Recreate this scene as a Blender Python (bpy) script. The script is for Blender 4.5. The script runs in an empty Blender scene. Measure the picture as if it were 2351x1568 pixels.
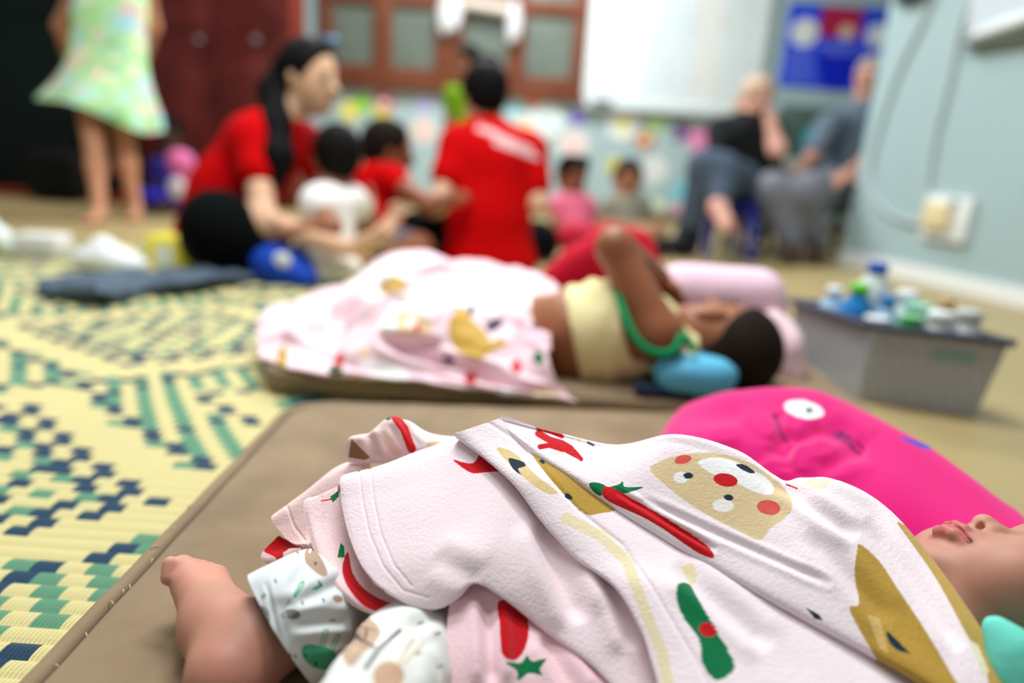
import bpy, math, random
import numpy as np
from mathutils import Matrix, Vector
random.seed(7); RNG = np.random.default_rng(7)
SC = bpy.context.scene
COL = SC.collection

# ------------------------------------------------------------------ camera
W, H = 2351.0, 1568.0
F = 24 / 36 * W
PPX = np.array([W / 2, H / 2])
CAM = np.array([0, 0, 0.45])
def _rot(nad=(780, 6600)):
    d = np.array([nad[0] - PPX[0], nad[1] - PPX[1], F]); d /= np.linalg.norm(d)
    yw = np.array([0, 0, 1.]) - d * d[2]; yw /= np.linalg.norm(yw)
    zw = -d; xw = np.cross(yw, zw)
    return np.stack([xw, yw, zw])
ROT = _rot()
cd = bpy.data.cameras.new('camera'); cam = bpy.data.objects.new('camera', cd); COL.objects.link(cam)
m = np.eye(4); m[:3, 0] = ROT @ [1, 0, 0]; m[:3, 1] = ROT @ [0, -1, 0]; m[:3, 2] = ROT @ [0, 0, -1]; m[:3, 3] = CAM
cam.matrix_world = Matrix(m.tolist())
cd.lens = 24; cd.sensor_width = 36; cd.clip_start = 0.02; cd.clip_end = 60
cd.dof.use_dof = True; cd.dof.focus_distance = 0.575; cd.dof.aperture_fstop = 1.4
SC.camera = cam

# ------------------------------------------------------------------ light, exposure
SC.view_settings.view_transform = 'Standard'; SC.view_settings.look = 'None'
SC.view_settings.gamma = 1; SC.view_settings.use_curve_mapping = False
SC.view_settings.exposure = 0.0
wd = bpy.data.worlds.new('world'); SC.world = wd; wd.use_nodes = True
wd.node_tree.nodes['Background'].inputs[0].default_value = (0.80, 0.92, 1.0, 1)
wd.node_tree.nodes['Background'].inputs[1].default_value = 0.26
def area(name, loc, size, power, color=(1, 1, 1), rot=(0, 0, 0)):
    l = bpy.data.lights.new(name, 'AREA'); l.shape = 'RECTANGLE'; l.size, l.size_y = size
    l.energy = power; l.color = color
    o = bpy.data.objects.new(name, l); o.location = loc; o.rotation_euler = rot; COL.objects.link(o)
    return o
area('ceiling_lamp', (-0.2, 1.9, 2.75), (1.3, 0.5), 82, (0.93, 0.98, 1.0))
area('ceiling_lamp', (-0.2, 4.6, 2.75), (1.8, 0.5), 130, (0.93, 0.98, 1.0))
area('ceiling_lamp', (-2.3, 3.3, 2.75), (1.2, 0.5), 18, (0.93, 0.98, 1.0))
area('ceiling_lamp', (-0.5, 0.95, 2.75), (1.3, 0.5), 32, (0.93, 0.98, 1.0))

# ------------------------------------------------------------------ projection helpers (photo pixel -> place in the room)
def ray(px, py): return ROT @ (np.array([px - PPX[0], py - PPX[1], F]) / F)
def D(px, py, d): return CAM + ray(px, py) * d
def G(px, py, z=0.0):
    r = ray(px, py); return CAM + r * ((z - CAM[2]) / r[2])
def YP(px, py, y):
    r = ray(px, py); return CAM + r * ((y - CAM[1]) / r[1])
def PROJ(P):
    v = (np.asarray(P) - CAM) @ ROT
    return PPX + F * v[:, :2] / v[:, 2:3]
def nrm(v): v = np.asarray(v, float); return v / max(np.linalg.norm(v), 1e-12)
V3 = lambda *a: np.array(a, float)

# ------------------------------------------------------------------ materials
def lin(c): return tuple(((x / 255) / 12.92 if x / 255 <= 0.04045 else ((x / 255 + 0.055) / 1.055) ** 2.4) for x in c)
_M = {}
def mat(name, rgb, rough=0.7, metal=0.0, sheen=0.0, bump=None, vary=None, attr=False, sss=0.0, spec=0.22, alpha=None, trans=0.0):
    if name in _M: return _M[name]
    m = bpy.data.materials.new(name); m.use_nodes = True; nt = m.node_tree; b = nt.nodes['Principled BSDF']
    c = lin(rgb) + (1,)
    b.inputs['Base Color'].default_value = c; b.inputs['Roughness'].default_value = rough
    b.inputs['Metallic'].default_value = metal; b.inputs['Specular IOR Level'].default_value = spec
    if sheen: b.inputs['Sheen Weight'].default_value = sheen; b.inputs['Sheen Roughness'].default_value = 0.5
    if trans: b.inputs['Transmission Weight'].default_value = trans
    if alpha is not None: b.inputs['Alpha'].default_value = alpha
    if sss:
        b.inputs['Subsurface Weight'].default_value = sss; b.inputs['Subsurface Radius'].default_value = (1, 0.4, 0.25)
        b.inputs['Subsurface Scale'].default_value = 0.006
    tc = nt.nodes.new('ShaderNodeTexCoord')
    src = None
    if attr:
        a = nt.nodes.new('ShaderNodeAttribute'); a.attribute_name = 'Col'; src = a.outputs['Color']
    if vary:
        n = nt.nodes.new('ShaderNodeTexNoise'); n.inputs['Scale'].default_value = vary[0]; n.inputs['Detail'].default_value = 5
        nt.links.new(tc.outputs['Object'], n.inputs['Vector'])
        r = nt.nodes.new('ShaderNodeMapRange'); r.inputs['From Min'].default_value = 0.3; r.inputs['From Max'].default_value = 0.7
        r.inputs['To Min'].default_value = 1 - vary[1]; r.inputs['To Max'].default_value = 1 + vary[1]
        nt.links.new(n.outputs['Fac'], r.inputs['Value'])
        mx = nt.nodes.new('ShaderNodeVectorMath'); mx.operation = 'SCALE'
        if src is not None: nt.links.new(src, mx.inputs[0])
        else: mx.inputs[0].default_value = c[:3]
        nt.links.new(r.outputs['Result'], mx.inputs['Scale']); src = mx.outputs['Vector']
    if src is not None: nt.links.new(src, b.inputs['Base Color'])
    if bump:
        n = nt.nodes.new('ShaderNodeTexNoise'); n.inputs['Scale'].default_value = bump[0]; n.inputs['Detail'].default_value = 3
        nt.links.new(tc.outputs['Object'], n.inputs['Vector'])
        bp = nt.nodes.new('ShaderNodeBump'); bp.inputs['Strength'].default_value = bump[1]; bp.inputs['Distance'].default_value = bump[2]
        nt.links.new(n.outputs['Fac'], bp.inputs['Height']); nt.links.new(bp.outputs['Normal'], b.inputs['Normal'])
    _M[name] = m; return m

# ------------------------------------------------------------------ mesh helpers
def link(name, verts, faces, material, parent=None, smooth=True, colors=None):
    me = bpy.data.meshes.new(name)
    if isinstance(faces, np.ndarray):
        verts = np.asarray(verts, np.float32); nf, k = faces.shape
        me.vertices.add(len(verts)); me.vertices.foreach_set('co', verts.ravel())
        me.loops.add(nf * k); me.loops.foreach_set('vertex_index', faces.astype(np.int32).ravel())
        me.polygons.add(nf); me.polygons.foreach_set('loop_start', np.arange(0, nf * k, k, dtype=np.int32))
        me.update(calc_edges=True); me.validate()
    else:
        me.from_pydata([tuple(map(float, v)) for v in verts], [], [tuple(f) for f in faces]); me.update()
    if smooth: me.polygons.foreach_set('use_smooth', np.ones(len(me.polygons), bool))
    if colors is not None:
        c = np.ones((len(me.vertices), 4), np.float32); c[:, :3] = colors
        at = me.color_attributes.new('Col', 'FLOAT_COLOR', 'POINT'); at.data.foreach_set('color', c.ravel())
    me.materials.append(material)
    o = bpy.data.objects.new(name, me); COL.objects.link(o)
    if parent is not None: o.parent = parent; o.matrix_parent_inverse = parent.matrix_world.inverted() if parent.type != 'EMPTY' else Matrix.Translation(-parent.location)
    return o
def tag(o, label, cat, group=None):
    o['label'] = label; o['category'] = cat
    if group: o['group'] = group
    return o
def struct(o): o['kind'] = 'structure'; return o
def empty(name, loc, label, cat, group=None):
    o = bpy.data.objects.new(name, None); o.location = tuple(map(float, loc)); o.empty_display_size = 0.05; COL.objects.link(o)
    return tag(o, label, cat, group)

class MB:
    """collects boxes, tubes, lathes into one mesh"""
    def __init__(s): s.v = []; s.f = []
    def add(s, v, f):
        b = len(s.v); s.v += [tuple(map(float, q)) for q in v]; s.f += [tuple(i + b for i in q) for q in f]; return s
    def hexa(s, P):     # 8 corners: bottom 4 ccw, top 4 ccw
        return s.add(P, [(3, 2, 1, 0), (4, 5, 6, 7), (0, 1, 5, 4), (1, 2, 6, 5), (2, 3, 7, 6), (3, 0, 4, 7)])
    def box(s, lo, hi):
        x0, y0, z0 = lo; x1, y1, z1 = hi
        return s.hexa([(x0, y0, z0), (x1, y0, z0), (x1, y1, z0), (x0, y1, z0), (x0, y0, z1), (x1, y0, z1), (x1, y1, z1), (x0, y1, z1)])
    def obox(s, o, ax, ay, az):   # oriented box from corner o with edge vectors
        o, ax, ay, az = map(np.asarray, (o, ax, ay, az))
        return s.hexa([o, o + ax, o + ax + ay, o + ay, o + az, o + ax + az, o + ax + ay + az, o + ay + az])
    def tube(s, pts, r, n=10, cap=True):
        pts = [np.asarray(p, float) for p in pts]; rr = r if hasattr(r, '__len__') else [r] * len(pts)
        v = []; f = []; ref = None
        for i, p in enumerate(pts):
            t = nrm(pts[min(i + 1, len(pts) - 1)] - pts[max(i - 1, 0)])
            if ref is None: ref = V3(0, 0, 1) if abs(t[2]) < 0.9 else V3(1, 0, 0)
            a = nrm(np.cross(t, ref)); b = np.cross(a, t); ref = b
            for k in range(n):
                an = 2 * math.pi * k / n; v.append(p + rr[i] * (math.cos(an) * a + math.sin(an) * b))
        for i in range(len(pts) - 1):
            for k in range(n):
                f.append((i * n + k, i * n + (k + 1) % n, (i + 1) * n + (k + 1) % n, (i + 1) * n + k))
        if cap: f.append(tuple(range(n - 1, -1, -1))); f.append(tuple(range((len(pts) - 1) * n, len(pts) * n)))
        return s.add(v, f)
    def lathe(s, c, prof, n=24, axis=None):   # prof: list of (r, h)
        c = np.asarray(c, float); az = nrm(axis) if axis is not None else V3(0, 0, 1)
        ax = nrm(np.cross(az, V3(0, 1, 0.01))); ay = np.cross(az, ax); v = []; f = []
        for r, h in prof:
            for k in range(n):
                a = 2 * math.pi * k / n; v.append(c + az * h + r * (math.cos(a) * ax + math.sin(a) * ay))
        for i in range(len(prof) - 1):
            for k in range(n): f.append((i * n + k, i * n + (k + 1) % n, (i + 1) * n + (k + 1) % n, (i + 1) * n + k))
        f.append(tuple(range(n - 1, -1, -1))); f.append(tuple(range((len(prof) - 1) * n, len(prof) * n)))
        return s.add(v, f)
    def build(s, name, m, parent=None, smooth=False, bevel=0):
        o = link(name, s.v, s.f, m, parent, smooth)
        if bevel:
            b = o.modifiers.new('bevel', 'BEVEL'); b.width = bevel; b.segments = 3; b.limit_method = 'ANGLE'; b.angle_limit = 0.6
            o.data.polygons.foreach_set('use_smooth', np.ones(len(o.data.polygons), bool))
        return o

# ------------------------------------------------------------------ implicit surfaces -> one continuous mesh
class SDF:
    def __init__(s, k=0.03): s.p = []; s.k = k
    def cap(s, a, b, ra, rb=None, k=None, sub=False):
        s.p.append(('c', np.asarray(a, float), np.asarray(b, float), ra, ra if rb is None else rb, s.k if k is None else k, sub)); return s
    def chain(s, pts, rs, k=None):
        for i in range(len(pts) - 1): s.cap(pts[i], pts[i + 1], rs[i], rs[i + 1], k)
        return s
    def ell(s, c, r, ax=None, k=None, sub=False):
        s.p.append(('e', np.asarray(c, float), np.asarray(r, float), np.eye(3) if ax is None else np.array([nrm(a) for a in ax]), 0, s.k if k is None else k, sub)); return s
    def rbox(s, c, half, rnd, ax=None, k=None):
        s.p.append(('b', np.asarray(c, float), np.asarray(half, float), np.eye(3) if ax is None else np.array([nrm(a) for a in ax]), rnd, s.k if k is None else k, False)); return s
    def bounds(s):
        lo = np.full(3, 1e9); hi = -lo
        for q in s.p:
            if q[6]: continue
            a, b = s._bb(q); lo = np.minimum(lo, a); hi = np.maximum(hi, b)
        return lo, hi
    def _bb(s, q):
        if q[0] == 'c':
            r = max(q[3], q[4]); return np.minimum(q[1], q[2]) - r, np.maximum(q[1], q[2]) + r
        r = np.linalg.norm(q[2]) + q[4] if q[0] == 'b' else q[2].max(); return q[1] - r, q[1] + r
    def grid(s, h, clip=None):
        lo, hi = s.bounds(); lo = lo - 4 * h; hi = hi + 4 * h
        n = np.ceil((hi - lo) / h).astype(int) + 1
        g = [lo[i] + h * np.arange(n[i]) for i in range(3)]
        val = np.full(n, 1.0, np.float32)
        for q in s.p:
            a, b = s._bb(q); pad = 3 * h + q[5] * 1.2
            i0 = np.maximum(((a - pad - lo) / h).astype(int), 0); i1 = np.minimum(((b + pad - lo) / h).astype(int) + 2, n)
            if (i1 <= i0).any(): continue
            sl = tuple(slice(i0[i], i1[i]) for i in range(3))
            X = (g[0][sl[0]])[:, None, None].astype(np.float32); Y = (g[1][sl[1]])[None, :, None].astype(np.float32); Z = (g[2][sl[2]])[None, None, :].astype(np.float32)
            if q[0] == 'c':
                d = q[2] - q[1]; L2 = max(float(d @ d), 1e-12)
                t = np.clip(((X - q[1][0]) * d[0] + (Y - q[1][1]) * d[1] + (Z - q[1][2]) * d[2]) / L2, 0, 1)
                e = np.sqrt((X - q[1][0] - t * d[0]) ** 2 + (Y - q[1][1] - t * d[1]) ** 2 + (Z - q[1][2] - t * d[2]) ** 2) - (q[3] + t * (q[4] - q[3]))
            else:
                A = q[3]; dx, dy, dz = X - q[1][0], Y - q[1][1], Z - q[1][2]
                l = [A[i][0] * dx + A[i][1] * dy + A[i][2] * dz for i in range(3)]
                if q[0] == 'e':
                    r = q[2]; k0 = np.sqrt(sum((l[i] / r[i]) ** 2 for i in range(3))); k1 = np.sqrt(sum((l[i] / r[i] ** 2) ** 2 for i in range(3)))
                    e = k0 * (k0 - 1) / np.maximum(k1, 1e-6)
                else:
                    w = [np.abs(l[i]) - (q[2][i] - q[4]) for i in range(3)]
                    e = np.sqrt(sum(np.maximum(x, 0) ** 2 for x in w)) + np.minimum(np.maximum(np.maximum(w[0], w[1]), w[2]), 0) - q[4]
            k = max(q[5], 1e-5); v = val[sl]
            if q[6]:
                e = -e; hh = np.maximum(k - np.abs(v - e), 0) / k; val[sl] = np.maximum(v, e) + hh * hh * k / 4
            else:
                hh = np.maximum(k - np.abs(v - e), 0) / k; val[sl] = np.minimum(v, e) - hh * hh * k / 4
        if lo[2] < 0.009: val = np.maximum(val, (0.009 - g[2]).astype(np.float32)[None, None, :])   # nothing sinks into the floor
        if clip is not None:
            for (n_, p_) in clip:   # keep the side where (x-p).n < 0
                n_ = nrm(n_); e = (g[0] - p_[0])[:, None, None] * n_[0] + (g[1] - p_[1])[None, :, None] * n_[1] + (g[2] - p_[2])[None, None, :] * n_[2]
                val = np.maximum(val, e.astype(np.float32))
        return val, lo, h
    def mesh(s, h, clip=None, relax=2):
        val, lo, h = s.grid(h, clip); n = np.array(val.shape); ins = val < 0
        c = np.zeros(n - 1, np.int8); sm = np.zeros(tuple(n - 1) + (3,), np.float32); ct = np.zeros(n - 1, np.float32)
        S = lambda ar, o: ar[o[0]:n[0] - 1 + o[0], o[1]:n[1] - 1 + o[1], o[2]:n[2] - 1 + o[2]]
        for o in np.ndindex(2, 2, 2): c += S(ins, o)
        act = (c > 0) & (c < 8)
        idx = np.argwhere(act)
        acc = np.zeros((len(idx), 3)); cnt = np.zeros(len(idx))
        for ax in range(3):
            for o in np.ndindex(2, 2):
                o0 = np.insert(np.array(o), ax, 0); o1 = o0.copy(); o1[ax] = 1
                a = val[tuple((idx + o0).T)]; b = val[tuple((idx + o1).T)]; mk = (a < 0) != (b < 0)
                t = np.where(mk, a / np.where(mk, a - b, 1), 0)
                p = np.tile(o0.astype(float), (len(idx), 1)); p[:, ax] += t
                acc += p * mk[:, None]; cnt += mk
        V = lo + h * (idx + acc / cnt[:, None])
        vid = np.full(tuple(n - 1), -1, np.int32); vid[tuple(idx.T)] = np.arange(len(idx))
        Fs = []
        for ax in range(3):
            o1 = np.zeros(3, int); o1[ax] = 1
            sl0 = tuple(slice(0 if i == ax else 1, n[i] - 1) for i in range(3))
            sl1 = tuple(slice(1 if i == ax else 1, n[i] - (0 if i == ax else 1)) for i in range(3))
            a = ins[sl0]; b = ins[sl1]; ed = np.argwhere(a != b)
            base = ed + np.array([0 if i == ax else 1 for i in range(3)])
            fl = a[tuple(ed.T)]
            u, w = [(1, 2), (2, 0), (0, 1)][ax]
            du = np.zeros(3, int); du[u] = 1; dw = np.zeros(3, int); dw[w] = 1
            q = np.stack([vid[tuple((base - du - dw).T)], vid[tuple((base - dw).T)], vid[tuple(base.T)], vid[tuple((base - du).T)]], 1)
            q[~fl] = q[~fl][:, ::-1]; Fs.append(q)
        Fq = np.concatenate(Fs)
        for _ in range(relax):
            sm = np.zeros_like(V); ct = np.zeros(len(V))
            for i in range(4):
                j = (i + 1) % 4
                np.add.at(sm, Fq[:, i], V[Fq[:, j]]); np.add.at(ct, Fq[:, i], 1)
                np.add.at(sm, Fq[:, j], V[Fq[:, i]]); np.add.at(ct, Fq[:, j], 1)
            V = 0.5 * V + 0.5 * sm / np.maximum(ct, 1)[:, None]
        return V, Fq
    def build(s, name, m, h, parent=None, clip=None, colf=None, relax=2, post=None):
        V, Fq = s.mesh(h, clip, relax)
        if post is not None: V = post(V)
        return link(name, V, Fq, m, parent, True, None if colf is None else colf(V))

def vnoise(P, scale, seed=0):
    """smooth value noise in 3D, -1..1"""
    r = np.random.default_rng(seed).random((16, 16, 16)) * 2 - 1
    q = np.asarray(P) * scale; i = np.floor(q).astype(int); f = q - i; f = f * f * (3 - 2 * f); out = 0
    for o in np.ndindex(2, 2, 2):
        w = np.prod([f[:, a] if o[a] else 1 - f[:, a] for a in range(3)], axis=0)
        out = out + w * r[(i[:, 0] + o[0]) % 16, (i[:, 1] + o[1]) % 16, (i[:, 2] + o[2]) % 16]
    return out
def normals(V, Fq):
    n = np.cross(V[Fq[:, 2]] - V[Fq[:, 0]], V[Fq[:, 3]] - V[Fq[:, 1]]); N = np.zeros_like(V)
    for i in range(4): np.add.at(N, Fq[:, i], n)
    return N / np.maximum(np.linalg.norm(N, axis=1), 1e-12)[:, None]

# ---- cloth sheets from grids of control points
def crom(P, n, closed=False):
    """Catmull-Rom along axis 0 of array P, n samples"""
    P = np.asarray(P, float); k = len(P)
    t = np.linspace(0, k if closed else k - 1, n, endpoint=not closed); i = np.minimum(t.astype(int), (k - 1) if closed else (k - 2)); f = (t - i).reshape((-1,) + (1,) * (P.ndim - 1))
    g = lambda j: P[j % k] if closed else np.where(((j < 0)).reshape(f.shape), 2 * P[0] - P[1], np.where((j > k - 1).reshape(f.shape), 2 * P[-1] - P[-2], P[np.clip(j, 0, k - 1)]))
    a, b, c, d = g(i - 1), g(i), g(i + 1), g(i + 2)
    return 0.5 * (2 * b + (c - a) * f + (2 * a - 5 * b + 4 * c - d) * f ** 2 + (3 * b - a - 3 * c + d) * f ** 3)
def sheet(rows, nu, nv, closed=False, disp=None):
    """rows[r][c] world points -> (nv,nu,3)"""
    A = crom(np.asarray(rows, float), nv, closed); A = np.swapaxes(crom(np.swapaxes(A, 0, 1), nu), 0, 1)
    return A
def gnormal(A):
    du = np.gradient(A, axis=1); dv = np.gradient(A, axis=0); n = np.cross(du, dv)
    return n / np.maximum(np.linalg.norm(n, axis=2, keepdims=True), 1e-12)
def blur(A, it):
    for _ in range(it):
        for ax in (0, 1):
            P = np.concatenate([np.take(A, [0], ax), A, np.take(A, [-1], ax)], ax); n = A.shape[ax]
            A = (np.take(P, range(0, n), ax) + 2 * np.take(P, range(1, n + 1), ax) + np.take(P, range(2, n + 2), ax)) / 4
    return A
def thick(A, th, face_cam=True):
    """closed double-sided cloth from a sheet"""
    N = blur(gnormal(A), 10); N /= np.maximum(np.linalg.norm(N, axis=2, keepdims=True), 1e-6)
    if face_cam and np.mean(np.sum(N * (CAM - A), axis=2)) < 0: N = -N; flip = True
    else: flip = False
    nv, nu = A.shape[:2]
    V = np.concatenate([(A).reshape(-1, 3), (A - N * th).reshape(-1, 3)])
    I = np.arange(nv * nu).reshape(nv, nu); q = np.stack([I[:-1, :-1], I[:-1, 1:], I[1:, 1:], I[1:, :-1]], -1).reshape(-1, 4)
    b = nv * nu; Fa = [q, q[:, ::-1] + b]
    per = np.concatenate([I[0, :], I[1:, -1], I[-1, -2::-1], I[-2:0:-1, 0]]); nx = np.roll(per, -1)
    Fa.append(np.stack([per, per + b, nx + b, nx], 1))
    Fq = np.concatenate(Fa)
    if flip: Fq = Fq[:, ::-1]
    return V, Fq
def inpoly(q, poly):
    x, y = q[:, 0], q[:, 1]; r = np.zeros(len(q), bool); n = len(poly); j = n - 1
    for i in range(n):
        xi, yi = poly[i]; xj, yj = poly[j]
        if yi != yj: r ^= ((yi > y) != (yj > y)) & (x < (xj - xi) * (y - yi) / (yj - yi) + xi)
        j = i
    return r
def paint(V, base, marks, jitter=0.0):
    """cloth print: base colour and coloured shapes, (rgb, polygon) or (rgb, (cx,cy,rx,ry,deg)) or (rgb, width, polyline)"""
    q = PROJ(V); c = np.tile(np.array(lin(base)), (len(V), 1))
    for mk in marks:
        rgb = mk[0]
        if len(mk) == 3:
            s = np.zeros(len(q), bool); w = mk[1]
            for (a, b) in zip(mk[2][:-1], mk[2][1:]):
                a = np.array(a, float); b = np.array(b, float); t = np.clip(((q - a) @ (b - a)) / max((b - a) @ (b - a), 1e-9), 0, 1)
                s |= np.linalg.norm(q - a - t[:, None] * (b - a), axis=1) < w
        elif isinstance(mk[1][0], (int, float)):
            cx, cy, rx, ry, dg = mk[1]; an = math.radians(dg); dx, dy = q[:, 0] - cx, q[:, 1] - cy
            s = ((dx * math.cos(an) + dy * math.sin(an)) / rx) ** 2 + ((-dx * math.sin(an) + dy * math.cos(an)) / ry) ** 2 < 1
        else: s = inpoly(q, crom(np.array(mk[1], float), len(mk[1]) * 7, True) if len(mk[1]) > 4 else mk[1])
        c[s] = lin(rgb)
    return c
# ================================================================== the room
BW = 5.9
M_wall = mat('wall_paint', (165, 188, 191), 0.75, vary=(1.2, 0.03), bump=(60, 0.08, 0.002))
M_floor = mat('floor_laminate', (170, 150, 106), 0.42, vary=(2.0, 0.08), bump=(30, 0.05, 0.002))
M_white = mat('white_paint', (236, 240, 240), 0.45)
M_ceil = mat('ceiling_paint', (238, 240, 240), 0.9)
M_brown = mat('window_wood', (112, 64, 44), 0.35, vary=(6, 0.15))
M_glass = mat('frosted_glass', (98, 108, 98), 0.28, vary=(5, 0.12), spec=0.5)
struct(MB().box((-6, -2.2, -0.06), (6, BW + 0.2, 0)).build('floor', M_floor))
struct(MB().box((-6, -2.2, 2.9), (6, BW + 0.2, 3.0)).build('ceiling', M_ceil))
struct(MB().box((-6, BW, 0), (6, BW + 0.12, 2.9)).build('wall_back', M_wall))
struct(MB().box((-6, BW - 0.015, 0), (6, BW, 0.09)).build('baseboard_back', mat('baseboard_wood', (120, 100, 80), 0.6)))
# right-hand wall block whose corner stands in front of the seated adults
RA, RB = V3(1.801, 3.826, 0), V3(2.07, 2.756, 0)
rd = nrm(RB - RA); rn = V3(-rd[1], rd[0], 0); rn = rn if rn[0] < 0 else -rn
Rend = RA + rd * 4.2
b = MB(); ex = V3(1.6, 0.35, 0)
b.hexa([RA, Rend, Rend + ex, RA + ex, RA + V3(0, 0, 2.9), Rend + V3(0, 0, 2.9), Rend + ex + V3(0, 0, 2.9), RA + ex + V3(0, 0, 2.9)])
struct(b.build('wall_right', M_wall))
b = MB(); b.obox(RA - rn * 0.0, rd * 4.2, rn * 0.012, V3(0, 0, 0.075)); struct(b.build('baseboard_right', M_white))
def RW(px, py, off=0.0):
    r = ray(px, py); t = ((RA + rn * off - CAM) @ rn) / (r @ rn); return CAM + r * t
# dark doorway at the left
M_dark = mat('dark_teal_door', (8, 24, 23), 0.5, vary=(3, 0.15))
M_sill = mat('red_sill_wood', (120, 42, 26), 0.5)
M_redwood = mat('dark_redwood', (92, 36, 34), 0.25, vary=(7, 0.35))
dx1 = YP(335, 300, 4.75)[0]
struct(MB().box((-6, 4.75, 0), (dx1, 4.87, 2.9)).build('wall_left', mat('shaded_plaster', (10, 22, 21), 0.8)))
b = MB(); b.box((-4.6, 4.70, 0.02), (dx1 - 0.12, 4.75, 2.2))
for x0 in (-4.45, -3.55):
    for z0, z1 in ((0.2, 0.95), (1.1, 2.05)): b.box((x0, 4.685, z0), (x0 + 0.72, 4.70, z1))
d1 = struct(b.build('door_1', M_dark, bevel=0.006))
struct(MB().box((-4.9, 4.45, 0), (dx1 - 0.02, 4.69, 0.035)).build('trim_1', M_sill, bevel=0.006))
# window in the back wall
wl, wr = YP(735, 190, BW)[0], YP(1347, 100, BW)[0]
zb = YP(1330, 225, BW)[2]; zt = 2.15
b = MB(); fy0 = BW - 0.05; fw = 0.115
def zat(py, px=1000): return YP(px, py, BW)[2]
zr = YP(1258, 32, BW)[2]
b.box((wl, fy0, zb), (wr, BW, zb + 0.14)).box((wl, fy0, zt - 0.1), (wr, BW, zt)).box((wl + .001, fy0 + .003, zb + .001), (wl + fw, BW - .001, zt - .001)).box((wr - fw, fy0 + .003, zb + .001), (wr - .001, BW - .001, zt - .001))
b.box((wl + .002, fy0 - 0.004, zr - 0.02), (wr - .002, BW - .002, zr + 0.085))
mull = [(860, 903), (1000, 1066), (1165, 1206)]
for a_, c_ in mull: b.box((YP(a_, 120, BW)[0], fy0 - 0.008, zb), (YP(c_, 120, BW)[0], BW, zt))
win = struct(b.build('window_1', M_brown, bevel=0.006))
xs = [wl + fw] + [YP(v, 120, BW)[0] for a_ in mull for v in a_] + [wr - fw]
for i in range(4):
    for z0, z1 in ((zb + 0.14, zr - 0.02), (zr + 0.085, zt - 0.1)):
        MB().box((xs[2 * i], BW - 0.02, z0), (xs[2 * i + 1], BW - 0.012, z1)).build('window_pane', M_glass, win)
struct(MB().box((wl - 0.04, BW - 0.075, zb - 0.03), (wr + 0.02, BW, zb)).build('trim_2', M_brown, bevel=0.005))
# white cloths tied to the middle casement and pale curtain rail between them
M_cloth = mat('white_cloth', (206, 206, 208), 0.85)
p0, p1 = YP(1040, 20, BW - 0.10), YP(1182, 45, BW - 0.10)
rail = tag(MB().tube([p0 + V3(-0.02, 0, 0.05), p1 + V3(0.02, 0, 0.05)], 0.045, 12).build('curtain_rail', mat('pale_rail', (196, 186, 174), 0.5)), 'pale horizontal rail across the middle window casement', 'rail')
for (px, py, w, lb) in ((1033, 28, 0.10, 'larger white tied cloth bundle hanging at left end of the window rail'), (1181, 52, 0.06, 'small white cloth bundle hanging at right end of the window rail')):
    c = YP(px, py, BW - 0.11); s = SDF(0.02)
    s.ell(c, (w, 0.05, 0.12)).ell(c + V3(-w * 0.4, 0, -0.09), (w * 0.45, 0.045, 0.09)).ell(c + V3(w * 0.4, 0, -0.07), (w * 0.45, 0.045, 0.08)).ell(c + V3(0, 0, 0.1), (w * 0.7, 0.05, 0.06))
    tag(s.build('curtain_cloth', M_cloth, 0.012), lb, 'cloth', 'white cloths on the window rail')

# whiteboard
M_board = mat('whiteboard_enamel', (226, 234, 234), 0.16, spec=0.6)
M_alu = mat('aluminium', (206, 212, 214), 0.4, metal=0.3)
zb2 = YP(1500, 250, BW)[2]; bx0, bx1 = YP(1340, 120, BW)[0], YP(1752, 120, BW)[0]
wb = tag(MB().box((bx0, BW - 0.03, zb2), (bx1, BW - 0.004, 2.2)).build('whiteboard', M_board), 'large whiteboard with faint rows of writing right of the brown window', 'whiteboard')
b = MB(); b.box((bx0 - 0.02, BW - 0.04, zb2 - 0.03), (bx1 + 0.02, BW, zb2 + 0.012)).box((bx0 - 0.02, BW - 0.04, zb2), (bx0 + 0.02, BW, 2.23)).box((bx1 - 0.02, BW - 0.04, zb2), (bx1 + 0.02, BW, 2.23)).box((bx0, BW - 0.04, 2.2), (bx1, BW, 2.23))
b.build('frame', M_alu, wb)
MB().box((bx0 + 0.02, BW - 0.085, zb2 - 0.025), (bx1 - 0.4, BW - 0.04, zb2 - 0.012)).build('marker_tray', M_alu, wb)
def plate(name, x0, x1, z0, z1, y, nu, nv, base, rects, m, par):
    gx, gz = np.meshgrid(np.linspace(x0, x1, nu), np.linspace(z0, z1, nv)); P = np.stack([gx.ravel(), np.full(gx.size, y), gz.ravel()], 1)
    I = np.arange(gx.size).reshape(gx.shape); q = np.stack([I[:-1, :-1], I[:-1, 1:], I[1:, 1:], I[1:, :-1]], -1).reshape(-1, 4)
    c = np.tile(lin(base), (gx.size, 1))
    for rgb, xa, xb, za, zb_ in rects: c[(P[:, 0] >= xa) & (P[:, 0] <= xb) & (P[:, 2] >= za) & (P[:, 2] <= zb_)] = lin(rgb)
    return link(name, P, q, m, par, False, c)
rects = []; bw_ = bx1 - bx0
for rgb, x0f, x1f in (((140, 168, 194), 0.36, 0.60), ((220, 184, 150), 0.61, 0.74), ((160, 178, 188), 0.76, 0.93), ((214, 224, 228), 0.08, 0.32)):
    for r_ in range(17):
        z = zb2 + 0.10 + r_ * 0.062; x = bx0 + bw_ * x0f
        while x < bx0 + bw_ * x1f:
            for s_ in range(random.randint(3, 7)): rects.append((rgb, x, x + 0.008, z, z + random.uniform(0.014, 0.034))); x += 0.014
            x += 0.02
M_write = mat('written_enamel', (238, 243, 243), 0.16, spec=0.6, attr=True)
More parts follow.
